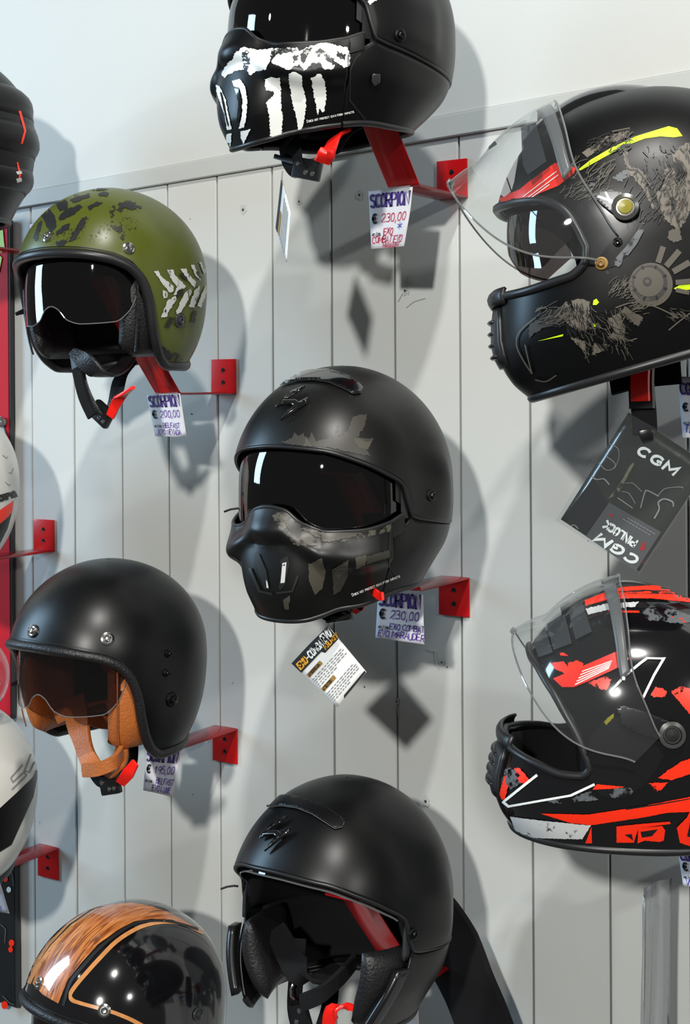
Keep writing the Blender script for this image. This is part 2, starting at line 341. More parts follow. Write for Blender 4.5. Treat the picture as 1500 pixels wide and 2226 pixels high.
# old screw holes and paint scars in the boards
for (px, py, r, sc) in ((528, 456, .0035, 1), (650, 438, .0028, 1), (781, 424, .003, 1), (744, 539, .0013, 0), (413, 476, .0013, 0), (925, 1742, .0035, 1), (880, 632, .003, 1), (416, 900, .002, 0),
                        (505, 1485, .0013, 0), (792, 1493, .002, 0), (960, 1440, .0022, 1), (972, 1450, .0018, 0), (86, 1788, .0015, 0), (862, 1525, .0022, 1), (1278, 1176, .001, 0), (419, 1727, .0015, 0), (960, 395, .002, 0)):
    c = P(px, py, .0012)
    if sc:
        k = 14; vs = [(c.x+r*1.7*math.cos(a)*random.uniform(.6, 1.3), c.y+.0004, c.z+r*2.2*math.sin(a)*random.uniform(.6, 1.3)) for a in [2*math.pi*i/k for i in range(k)]]
        obj('paint_scar', vs, [tuple(range(k))], 'trim', wall, smooth=False)
    k = 10; vs = [(c.x+r*.6*math.cos(a)*random.uniform(.7, 1.1), c.y, c.z+r*.6*math.sin(a)*random.uniform(.7, 1.2)) for a in [2*math.pi*i/k for i in range(k)]]
    obj('screw_hole', vs, [tuple(range(k))], 'hole', wall, smooth=False)
for pts in ([(886, 600), (882, 622), (888, 640)], [(866, 655), (874, 640), (885, 632)], [(884, 668), (900, 655), (925, 648)], [(862, 1520), (868, 1560)], [(945, 1415), (948, 1440), (955, 1455)], [(928, 1412), (941, 1418)], [(1190-310, 612), (893, 618)]):
    pp = [(P(x, y, 0).x, P(x, y, 0).z) for x, y in pts]
    v, f = stroke_quads(pp, .0012); obj('paint_scratch', [(a.x, -.0012, a.y) for a in v], f, 'trim', wall, smooth=False)

# ------------------------------------------------------------------ brackets
GB = 'red acrylic wall brackets'
def bracket(x, y, plate_up, label, length=.13, rise=.15, out=.13, pw=.045, ph=.05, tilt=0, strip=True):
    """x,y = photograph pixel of the arm's root (right corner of the plate)"""
    c = P(x, y, 0); th = .003
    t = thing('wall_bracket', label, 'bracket', c, group=GB)
    s = 1 if plate_up else -1
    MB().box((-pw/2, -th/2-.0008, s*ph/2), (pw, th, ph), bev=.0012).build('wall_plate', 'red', t)
    for k, zz in enumerate((.32, .68)):
        b = MB().lathe([(.0001, .0022), (.0014, .0022), (.0016, .0002), (.0030, .0006), (.0034, .0), (.0036, -.001)], (-pw/2, -th-.0010, s*ph*zz), (0, -1, 0), 16); b.build('screw', 'screw', t)
    n = 8
    pts = [(0, -.0008, 0), (0, -length+.008, 0)]+[(0, -length+.008-.008*math.sin(a), .008-.008*math.cos(a)) for a in (.3, .6, .85)]
    MB().ribbon([Vector(p)+Vector((-pw/2, 0, 0)) for p in pts], pw, th, (1, 0, 0)).build('arm', 'redsheet', t)
    if strip:
        d = Vector((0, -out, rise)); q = Vector(pts[-1])
        st = MB().ribbon([q+Vector((-pw/2, 0, 0)), q+d*.5+Vector((-pw/2, 0, 0)), q+d+Vector((-pw/2, 0, 0)), q+d+Vector((-pw/2, -.02, -.002))], pw, th, (1, 0, 0)); st.build('support_strip', 'redsheet2' if 'redsheet2' in M else 'red', t)
    return t

# ------------------------------------------------------------------ lofted helmet surfaces
class Surf:
    """closed shell given by rings; t = 0 at the crown, 1 at the neck edge; phi = 0 at the face, positive to the wearer's left"""
    def __init__(s, top, W, YF, YB, low, n=2.25, k=1.0):
        rows = []
        for i in range(13):
            a = i/12*math.pi/2; q = math.sin(a)**k; rows.append((i/12*.5, YF*q, top*math.cos(a), W*q, top*math.cos(a), YB*q, top*math.cos(a)))
        rows += low; s.T = np.array([r[0] for r in rows]); s.V = np.array([r[1:] for r in rows]); s.n = n
        d = np.zeros_like(s.V); h = np.diff(s.T)[:, None]; sl = np.diff(s.V, axis=0)/h
        d[1:-1] = (sl[:-1]*h[1:]+sl[1:]*h[:-1])/(h[1:]+h[:-1]); d[0] = sl[0]; d[-1] = sl[-1]; s.D = d; s.fn = None
    def row(s, t):
        t = np.clip(t, 0, 1); i = np.clip(np.searchsorted(s.T, t)-1, 0, len(s.T)-2); h = s.T[i+1]-s.T[i]; u = (t-s.T[i])/h
        u = u[..., None]; h = h[..., None]
        return (2*u**3-3*u**2+1)*s.V[i]+(u**3-2*u**2+u)*h*s.D[i]+(-2*u**3+3*u**2)*s.V[i+1]+(u**3-u**2)*h*s.D[i+1]
    def raw(s, t, ph):
        t, ph = np.broadcast_arrays(np.asarray(t, float), np.asarray(ph, float)); v = s.row(t)
        yf, zf, w, zs, yb, zb = [v[..., k] for k in range(6)]
        c = np.cos(ph); sn = np.sin(ph); Y = np.where(c > 0, yf, yb); n = s.n
        w = np.maximum(w, 1e-5); Y = np.maximum(Y, 1e-5)
        r = (np.abs(sn/w)**n+np.abs(c/Y)**n)**(-1/n); z = zs+(np.where(c > 0, zf, zb)-zs)*c*c
        return np.stack([r*sn, -r*c, z], -1)
    def pt(s, t, ph, off=0):
        t, ph = np.broadcast_arrays(np.asarray(t, float), np.asarray(ph, float)); p = s.raw(t, ph)
        tt = np.clip(t, .006, .994); e = .004
        a = s.raw(tt+e, ph)-s.raw(tt-e, ph); b = s.raw(tt, ph+e)-s.raw(tt, ph-e)
        nn = np.cross(a, b); nn /= np.linalg.norm(nn, axis=-1, keepdims=True)+1e-12
        if s.fn is not None: off = off+s.fn(p, ph)
        return p+nn*(np.asarray(off)[..., None] if np.ndim(off) else off)
    def t_of(s, ph, z):
        ph = np.asarray(ph, float); lo = np.zeros_like(ph); hi = np.ones_like(ph)
        for _ in range(26):
            m = (lo+hi)/2; zz = s.raw(m, ph)[..., 2]; up = zz > z; lo = np.where(up, m, lo); hi = np.where(up, hi, m)
        return (lo+hi)/2
def curve(keys):
    """(phi in degrees, value) keys, mirrored left-right, smooth in phi"""
    k = sorted(keys); X = np.array([a for a, b in k], float); Y = np.array([b for a, b in k], float)
    h = np.diff(X); s = np.diff(Y)/h; d = np.zeros_like(Y)
    for i in range(1, len(Y)-1): d[i] = 0 if s[i-1]*s[i] <= 0 else 2*s[i-1]*s[i]/(s[i-1]+s[i])
    def f(ph):
        a = np.clip(np.abs(np.degrees(ph)), X[0], X[-1]); i = np.clip(np.searchsorted(X, a)-1, 0, len(X)-2); u = (a-X[i])/h[i]
        return (2*u**3-3*u**2+1)*Y[i]+(u**3-2*u**2+u)*h[i]*d[i]+(-2*u**3+3*u**2)*Y[i+1]+(u**3-u**2)*h[i]*d[i+1]
    return f
def phis(a=-180, b=180, dense=(), base=3):
    s = set(np.round(np.arange(a, b+.01, base), 3)) | {b}
    for lo, hi, st in dense:
        for q in (np.arange(lo, hi+.01, st), -np.arange(lo, hi+.01, st)): s |= {round(float(x), 3) for x in q if a <= x <= b}
    return np.radians(np.array(sorted(s)))
def patch(S, ph, t0, t1, nt, off=0):
    """verts (grid) and faces; t0,t1 arrays per phi"""
    t0 = np.broadcast_to(t0, ph.shape); t1 = np.broadcast_to(t1, ph.shape); V = []
    for j in range(nt+1):
        u = j/nt; t = t0+(t1-t0)*u; o = off(u, ph) if callable(off) else off
        V.append(S.pt(t, ph, o))
    V = np.array(V); n = len(ph); Fs = [(j*n+i, (j+1)*n+i, (j+1)*n+i+1, j*n+i+1) for j in range(nt) for i in range(n-1)]
    return V.reshape(-1, 3), Fs
def bvh(V, Fs): return BVHTree.FromPolygons([tuple(v) for v in V], Fs)
def rim(S, ph, t, off=0): return [Vector(p) for p in S.pt(t, ph, off)]
def pad(S, ph0, ph1, t0f, t1f, d0, th, n=16):
    """pillow between inset d0 and d0+th (puffy inwards)"""
    ph = np.linspace(R(ph0), R(ph1), n+1); V = []; t0 = t0f(ph); t1 = t1f(ph)
    def sh(a): return (1-abs(2*a-1)**3.2)
    for side in (0, 1):
        for j in range(n+1):
            u = j/n; f = np.array([sh(u)*sh(i/n) for i in range(n+1)])**.5
            V.append(S.pt(t0+(t1-t0)*u, ph, -(d0+th*.5)+(.5 if side == 0 else -.5)*th*f))
    V = np.array(V).reshape(-1, 3); m = (n+1)**2
    Fs = [(j*(n+1)+i, (j+1)*(n+1)+i, (j+1)*(n+1)+i+1, j*(n+1)+i+1) for j in range(n) for i in range(n)]
    return V, Fs+[tuple(m+q for q in f)[::-1] for f in Fs]

class Helmet:
    """thing + surface + projection of traced outlines onto its shell"""
    def __init__(s, name, label, cx, cy, h, yaw=0, pitch=0, roll=0, scale=1, cat='helmet', group=None):
        loc = P(cx, cy, h); s.t = thing(name, label, cat, loc, group=group, scale=scale)
        m = Matrix.Rotation(R(yaw), 4, 'Z') @ Matrix.Rotation(R(pitch), 4, 'X') @ Matrix.Rotation(R(roll), 4, 'Y')
        s.t.rotation_euler = m.to_euler(); s.m = mw(s.t); s.inv = s.m.inverted(); s.tree = None; s.layer = 0
    def hit(s, px, py, off=0, tree=None):
        o = s.inv@Vector(CAM); d = (s.inv.to_3x3()@Vector(ray(px, py))).normalized()
        r = (tree or s.tree).ray_cast(o, d)
        if r[0] is None: return None, None
        n = r[1]
        if n.dot(d) > 0: n = -n
        return r[0]+n*off, n
    def decal(s, name, pts, m, crop=(0, 0, 1), step=6, rag=0, off=None, solid=0, smooth=1, tree=None, parent=None, holes=()):
        ox, oy, sc = crop; pts = [(ox+x/sc, oy+y/sc) for x, y in pts]
        s.layer += 1; off = off if off is not None else .0004+.00004*s.layer
        def resample(pts):
            out = []
            for i, a in enumerate(pts):
                b = pts[(i+1) % len(pts)]; L = math.hypot(b[0]-a[0], b[1]-a[1]); n = max(1, int(L/(step*(.5 if rag else 1))))
                for k in range(n):
                    u = k/n; jx = random.uniform(-rag, rag) if k and rag else 0; jy = random.uniform(-rag, rag) if k and rag else 0
                    out.append((a[0]+(b[0]-a[0])*u+jx, a[1]+(b[1]-a[1])*u+jy))
            return out
        bd = resample(pts); vs = [Vector(p) for p in bd]; face = [list(range(len(bd)))]
        for hpts in holes:
            hb = resample([(ox+x/sc, oy+y/sc) for x, y in hpts]); k = len(vs); vs += [Vector(p) for p in hb]; face.append(list(range(k, len(vs))))
        xs = [p[0] for p in bd]; ys = [p[1] for p in bd]
        x = min(xs)+step/2
        while x < max(xs):
            y = min(ys)+step/2
            while y < max(ys): vs.append(Vector((x+random.uniform(-.3, .3), y))); y += step
            x += step
        r = delaunay_2d_cdt(vs, [], face, 3 if holes else 1, 1e-4)
        return s.lay(name, r[0], r[2], m, off, solid, tree, parent, True)
    def lay(s, name, V2, F2, m, off, solid=0, tree=None, parent=None, one=False):
        V = []; ok = []
        for p in V2:
            q, n = s.hit(p[0], p[1], off, tree); ok.append(q is not None); V.append(q if q is not None else Vector())
        Fs = []
        for f in F2:
            if not all(ok[i] for i in f): continue
            c = [V[i] for i in f]; 
            if max((c[i]-c[i-1]).length for i in range(len(c))) > .03: continue
            Fs.append(tuple(f))
        if one and Fs:   # keep the one connected piece
            par = list(range(len(V)))
            def find(a):
                while par[a] != a: par[a] = par[par[a]]; a = par[a]
                return a
            for f in Fs:
                for i in f[1:]: par[find(i)] = find(f[0])
            cnt = {}
            for f in Fs: cnt[find(f[0])] = cnt.get(find(f[0]), 0)+1
            best = max(cnt, key=cnt.get); Fs = [f for f in Fs if find(f[0]) == best]
        used = sorted({i for f in Fs for i in f}); mp = {i: k for k, i in enumerate(used)}
        if not Fs: print('EMPTY', name, s.t.name); return None
        V = [V[i] for i in used]; Fs = [tuple(mp[i] for i in f) for f in Fs]
        # make faces look outward
        o = s.inv@Vector(CAM); out = []
        for f in Fs:
            a, b, c = V[f[0]], V[f[1]], V[f[2]]
            out.append(f if (b-a).cross(c-a).dot(o-a) > 0 else f[::-1])
        return obj(name, V, out, m, parent or s.t, solid=-solid if solid else 0)
    def stroke(s, name, pts, wd, m, crop=(0, 0, 1), off=None, curve_n=0, solid=0, tree=None, parent=None):
        ox, oy, sc = crop; s.layer += 1; off = off if off is not None else .0004+.00004*s.layer
        pp = [Vector((ox+x/sc, oy+y/sc, 0)) for x, y in pts]
        if curve_n: pp = spline(pp, curve_n)
        q = []
        for i in range(len(pp)-1):
            n = max(1, int((pp[i+1]-pp[i]).length/5))
            q += [pp[i]+(pp[i+1]-pp[i])*k/n for k in range(n)]
        q.append(pp[-1]); V, Fq = stroke_quads([(a.x, a.y) for a in q], wd)
        return s.lay(name, V, Fq, m, off, solid, tree, parent)
    def text(s, name, txt, x, y, ang, h, m, **k):
        off = k.pop('off', .0012); V, Fq, _ = write(txt, 0, 0, h, **k); c, sn = math.cos(R(ang)), math.sin(R(ang))
        V = [Vector((x+p[0]*c-p[1]*sn, y-(p[0]*sn+p[1]*c))) for p in V]
        return s.lay(name, V, Fq, m, off)
    def snap(s, px, py, r=.0085, parent=None, m='chrome'):
        p, n = s.hit(px, py)
        if p is None: return
        MB().lathe([(r, 0), (r*.97, .0022), (r*.72, .0030), (r*.66, .0018), (r*.52, .0018), (r*.50, .0048), (r*.36, .0056), (r*.30, .0040), (0.0001, .0038)], p, n, 24).build('snap', m, s.t)
    def loc(s, px, py, h): return s.inv@P(px, py, h)
#MARK
# ------------------------------------------------------------------ open-face (jet) helmets
def z2t(S, ph, zf): return S.t_of(ph, zf(ph))
JET = Surf(.132, .126, .137, .145, [(.62, .136, -.035, .126, -.035, .143, -.035), (.78, .131, -.08, .122, -.078, .133, -.075), (.92, .122, -.12, .113, -.113, .117, -.103), (1, .115, -.142, .104, -.134, .103, -.120)])
JRIM = curve([(0, .026), (20, .024), (40, .017), (52, .006), (60, -.012), (65, -.040), (68, -.072), (72, -.098), (79, -.119), (90, -.130), (115, -.130), (150, -.120), (180, -.116)])
def jet(name, label, cx, cy, h, yaw, pitch, roll, paint, padm, trimm, visor, tree_pts=(), scale=1, visor_low=-.055, seam=True):
    H = Helmet(name, label, cx, cy, h, yaw, pitch, roll, scale, group=None); S = JET
    ph = phis(dense=[(48, 84, .6)], base=3); tr = z2t(S, ph, JRIM)
    V, Fs = patch(S, ph, 0, tr, 46); obj('shell', V, Fs, paint, H.t, solid=.004); H.tree = bvh(V, Fs)
    H.S = S
    # rolled edge trim
    rp = rim(S, ph[:-1], tr[:-1], -.001)
    nrm = [Vector(p)-Vector((0, 0, 0)) for p in rp]
    MB().tube(rp, .0070, 10, closed=True).build('edge_trim', trimm, H.t)
    if seam:
        r2 = rim(S, ph[:-1], tr[:-1]-.022, .0008); MB().tube(r2, .0008, 5, closed=True).build('trim_seam', 'dark', H.t)
    # impact liner and cloth lining
    ph2 = phis(dense=[(48, 84, 1.5)], base=5); t2 = z2t(S, ph2, JRIM)
    V, Fs = patch(S, ph2, 0, t2-.005, 24, lambda u, p: -.006-.018*min(1, (1-u)*6)**.5); obj('impact_liner', V, Fs, 'fabric', H.t, solid=.003)
    for sg in (1, -1):
        tt0 = lambda p: S.t_of(p, np.interp(np.abs(np.degrees(p)), [40, 60, 100], [-.020, .010, .015])); tt1 = lambda p: S.t_of(p, np.interp(np.abs(np.degrees(p)), [40, 50, 62, 110], [-.095, -.115, -.126, -.124]))
        V, Fs = pad(S, sg*48, sg*104, tt0, tt1, .007, .030); obj('cheek_pad', V, Fs, padm, H.t)
        if padm == 'tan':
            a = np.radians(sg*np.array([53.]*14)); tz = S.t_of(a, np.linspace(-.005, -.108, 14)); MB().tube(rim(S, a, tz, -.0065), .0009, 5).build('pad_stitching', 'tan_dark', H.t)
        else:
            a = np.radians(sg*np.array([58.]*14)); tz = S.t_of(a, np.linspace(-.005, -.112, 14)); MB().tube(rim(S, a, tz, -.0045), .0018, 5).build('pad_piping', 'leather', H.t)
    # neck roll
    a = np.radians(np.linspace(95, 265, 40)); zz = S.t_of(a, np.full(40, -.108)); MB().tube(rim(S, a, zz, -.018), .010, 10).build('neck_roll', padm, H.t)
    # drop-down sun visor
    vp = np.radians(np.linspace(-62, 62, 63)); top = S.t_of(vp, JRIM(vp)+.012)
    low = curve([(0, visor_low+.012), (5, visor_low+.008), (12, visor_low-.008), (22, visor_low-.014), (44, visor_low-.011), (54, visor_low+.006), (62, visor_low+.040)])
    V, Fs = patch(S, vp, top, S.t_of(vp, low(vp)), 16, lambda u, p: -.010-.004*(1-u)); obj('sun_visor', V, Fs, visor, H.t)
    MB().tube(rim(S, vp, S.t_of(vp, low(vp)), -.010), .0008, 6).build('visor_edge', 'clearedge', H.t)
    a = S.pt(S.t_of(np.array([R(-63)]), np.array([-.045])), np.array([R(-63)]), -.002)[0]
    MB().ribbon([a+np.array([.004, .012, .006]), a, a+np.array([-.010, -.012, -.006])], [.010, .009, .005], .003, (0, 0, 1)).build('visor_lever', 'plastic', H.t)
    return H

def strap_set(H, left, right, flap, padm, buckle, lever, w=.024, cloth='fabric', hl=.27, pw=None):
    """left/right = pixel paths of the two strap halves, with distance from the wall"""
    for nm, path in (('chin_strap', left), ('chin_strap', right)):
        pts = [H.loc(*p) for p in path]; MB().ribbon(spline(pts, 5), w, .0022, (1, 0, 0) if nm else 0).build(nm, cloth, H.t)
    if flap:
        pts = [H.loc(*p[:3]) for p in flap]; wd = [p[3] for p in flap]; sp = spline(pts, 5); ww = list(np.interp(np.linspace(0, len(pts)-1, len(sp)), range(len(pts)), wd))
        MB().ribbon(sp, ww, .006, (1, 0, 0)).build('strap_pad', padm, H.t)
    if buckle:
        x, y, h, ang, L = buckle; c = H.loc(x, y, h); d = H.inv.to_3x3()@Vector((math.cos(R(ang)), 0, math.sin(R(ang)))); n = H.inv.to_3x3()@Vector((0, -1, 0)); sd = d.cross(n)
        q = Matrix([d, sd, n]).transposed()
        b = MB().box(c, (L, .022, .009), q, .003); b.build('buckle', 'plastic', H.t)
        rv = MB()
        for k in (-.3, .05, .32): rv.lathe([(.0001, .0062), (.0028, .006), (.0034, .004)], c+d*L*k+sd*(.004 if k > 0 else -.004), n, 12)
        rv.build('rivet', 'chrome', H.t)
    if lever:
        pts = [H.loc(*p[:3]) for p in lever]; sp = spline(pts, 5); ww = list(np.interp(np.linspace(0, len(pts)-1, len(sp)), range(len(pts)), [p[3] for p in lever]))
        MB().ribbon(sp, ww, .004, H.inv.to_3x3()@Vector((.9, 0, .4))).build('release_lever', 'buckle', H.t)
    return

# ------------------------------------------------------------------ modular "mask" helmets
CMB = Surf(.150, .130, .146, .152, [(.62, .146, -.042, .130, -.040, .150, -.038), (.75, .147, -.078, .125, -.073, .140, -.068), (.88, .142, -.118, .114, -.098, .118, -.094), (1, .127, -.155, .100, -.127, .094, -.114)], n=2.2)
CBROW0 = curve([(0, .052), (25, .048), (45, .034), (60, .018), (70, .004), (74, -.020), (77, -.034), (90, -.040), (130, -.050), (180, -.052)])
CVIS = curve([(0, -.020), (8, -.023), (18, -.040), (30, -.048), (45, -.047), (60, -.040), (72, -.030)])
def combat(name, label, cx, cy, h, yaw, pitch, roll, paint, mask=True, brow=0, visor='smoke3', scale=1):
    H = Helmet(name, label, cx, cy, h, yaw, pitch, roll, scale); S = CMB; H.S = S; CBROW = lambda p: CBROW0(p)+brow
    ph = phis(dense=[(60, 84, .6)], base=3); tr = z2t(S, ph, CBROW)
    # a crease that runs back above the ear
    def crease(u, p):
        a = np.abs(np.degrees(p)); return 0.0042*np.exp(-np.clip((a-112)*np.sign(a-112)/np.where(a>112,7,30),0,5)**2)*np.clip((u-.62)*8, 0, 1)*np.clip((1.02-u)*8, 0, 1)
    V, Fs = patch(S, ph, 0, tr, 50, crease); obj('shell', V, Fs, paint, H.t, solid=.005)
    allV = [V]; allF = [list(Fs)]
    MB().tube(rim(S, ph[:-1], tr[:-1], -.002), .0026, 8, closed=True).build('shell_edge', 'rubber', H.t)
    # rear and side lower panel
    pr = np.radians(np.arange(62 if mask else 52, 298.1 if mask else 308.1, 2.0))
    def ab(p): return np.where(p > math.pi, 2*math.pi-p, p)
    t0 = S.t_of(ab(pr), CBROW(ab(pr)))+.012; t1 = np.full(pr.shape, 1.0)
    if not mask: t0 = np.maximum(t0, S.t_of(ab(pr), np.interp(np.degrees(ab(pr)), [52, 60, 70, 75, 76], [-.122, -.092, -.060, -.045, .02]))); t1 = S.t_of(ab(pr), np.interp(np.degrees(ab(pr)), [52, 56, 62, 70, 180], [-.126, -.140, -.16, -.17, -.17]))
    if mask: t0 = np.maximum(t0, S.t_of(ab(pr), np.interp(np.degrees(ab(pr)), [60, 70, 76, 80], [-.055, -.046, -.036, -.036])))
    V, Fs = patch(S, pr, t0, t1, 18, -.0012); obj('lower_panel', V, Fs, paint, H.t, solid=.004); k0 = len(allV[0])
    allV.append(V); allF.append([tuple(i+k0 for i in f) for f in Fs])
    MB().tube(rim(S, pr, t1, -.003), .0042, 8).build('neck_edge', 'rubber', H.t)
    a = np.radians(np.linspace(66 if mask else 76, 294 if mask else 284, 60)); V2, F2 = patch(S, a, S.t_of(ab(a), CBROW(ab(a)))-.03, S.t_of(ab(a), CBROW(ab(a)))+.06, 2, -.006); obj('joint_strip', V2, F2, 'dark', H.t)
    # linings
    ph2 = phis(dense=[(60, 84, 1.5)], base=5); t2 = z2t(S, ph2, CBROW)
    V2, F2 = patch(S, ph2, 0, t2-.004, 24, lambda u, p: -.007-.016*min(1, (1-u)*6)**.5); obj('impact_liner', V2, F2, 'fabric', H.t, solid=.003)
    pr2 = np.radians(np.arange(84, 276.1, 6)); V2, F2 = patch(S, pr2, S.t_of(ab(pr2), np.full(pr2.shape, -.03)), np.full(pr2.shape, .97), 10, -.016); obj('neck_lining', V2, F2, 'fabric', H.t, solid=.008)
    for sg in (1, -1):
        tt0 = lambda p: S.t_of(p, np.full(p.shape, -.030)); tt1 = lambda p: S.t_of(p, np.interp(np.abs(np.degrees(p)), [40, 56, 70, 110], [-.105, -.135, -.148, -.140]))
        V2, F2 = pad(S, sg*50, sg*100, tt0, tt1, .010, .034); obj('cheek_pad', V2, F2, 'leather' if not mask else 'fabric', H.t)
    if mask:
        def disp(p, ph):
            a = np.abs(np.degrees(ph)); z = p[..., 2]
            brow = np.interp(a, [0, 8, 16, 26, 40, 60, 72], [-.062, -.060, -.068, -.086, -.093, -.088, -.080])  # under-ridge line
            g = 1/(1+np.exp(-(z-brow)/.0035)); fade = np.clip((76-a)/22, 0, 1)
            o = .011*g*fade*np.exp(-np.clip((z-brow-.010)/.020, 0, 3)**2)
            o += .005*np.exp(-(a/9)**2)*np.exp(-((z+.040)/.024)**2)         # nose ridge
            o -= .010*np.exp(-((a-19)/8)**2)*np.exp(-((z+.050)/.014)**2)*.7  # hollow beside the nose
            o += .010*np.exp(-(a/22)**4)*(1-g)*np.clip(1-np.abs(z+.125)/.06, 0, 1)**.5  # snout
            o -= .006*np.exp(-((a-34)/9)**2)*(1-g)
            return o
        S2 = Surf.__new__(Surf); S2.__dict__.update(S.__dict__); S2.fn = disp
        pm = np.radians(np.arange(-70, 70.1, .8)); t0 = S.t_of(pm, CVIS(pm)); am = np.abs(np.degrees(pm)); t1 = np.where(am < 61, 1.0, 1.0)
        # rear edge of the mask leans: beyond 61 degrees it only exists above the cheek seam
        t1 = S.t_of(pm, np.interp(am, [0, 60.5, 61.5, 70], [-.9, -.9, -.058, -.050])); t1 = np.minimum(t1, 1.0)
        V, Fs = patch(S2, pm, t0, t1, 60, 0); obj('chin_mask', V, Fs, paint, H.t, solid=.004); k0 = sum(len(v) for v in allV)
        allV.append(V); allF.append([tuple(i+k0 for i in f) for f in Fs]); H.mask = bvh(V, Fs); H.S2 = S2
        keep = am < 60.8; MB().tube([Vector(q) for q in S2.pt(t1[keep], pm[keep], -.002)], .0036, 8).build('mask_lower_edge', 'rubber', H.t)
        MB().tube([Vector(q) for q in S2.pt(t0, pm, -.002)], .0024, 8).build('visor_gasket', 'rubber', H.t)
        vp = np.radians(np.linspace(-71, 71, 72)); V2, F2 = patch(S, vp, S.t_of(vp, CBROW(vp)+.012), S.t_of(vp, CVIS(vp)-.004), 20, -.009); obj('face_visor', V2, F2, visor, H.t)
        for sg in (1, -1):
            a = np.radians(sg*np.linspace(69, 74.5, 6)); V2, F2 = patch(S, a, S.t_of(a, np.full(6, .004)), S.t_of(a, np.full(6, -.036)), 6, -.0045); obj('visor_hinge_cover', V2, F2, 'plastic', H.t)
    else:
        for sg in (1, -1):   # clip-on chin mask sockets at the front edge of the lower panel
            a = np.radians(sg*np.linspace(0, 1, 9)*9); tt = np.linspace(-.048, -.118, 9); V2 = np.concatenate([S.pt(S.t_of(b_, tt), b_, .001) for b_ in [np.radians(sg*(np.linspace(66, 50, 9)+e)) for e in np.linspace(0, 8, 5)]]); F2 = [(i*9+j, i*9+j+1, (i+1)*9+j+1, (i+1)*9+j) for i in range(4) for j in range(8)]; obj('mask_socket', V2, F2, 'plastic', H.t, solid=.010)
            a = np.radians(sg*np.linspace(72, 77, 6)); V2, F2 = patch(S, a, S.t_of(a, np.full(6, .012)), S.t_of(a, np.full(6, -.040)), 6, -.006); obj('visor_hinge_cover', V2, F2, 'greydk', H.t, solid=.004)
        vp = np.radians(np.linspace(-68, 68, 60)); V2, F2 = patch(S, vp, S.t_of(vp, CBROW(vp)+.012), S.t_of(vp, CBROW(vp)-.006), 4, -.010); obj('sun_visor', V2, F2, 'smoke3', H.t)
        MB().tube(rim(S, vp, S.t_of(vp, CBROW(vp)-.006), -.010), .0012, 6).build('visor_edge', 'clearedge', H.t)
    a0 = S.pt(S.t_of(np.array([R(-60)]), np.array([-.033 if mask else .006])), np.array([R(-60)]), .0)[0]
    MB().tube([a0+np.array([.005, .002, 0]), a0, a0+np.array([-.006, -.006, -.001]), a0+np.array([-.012, -.012, -.004])], .0015, 6).build('visor_lever', 'steel', H.t)
    H.tree = bvh(np.concatenate(allV), sum(allF, [])); return H

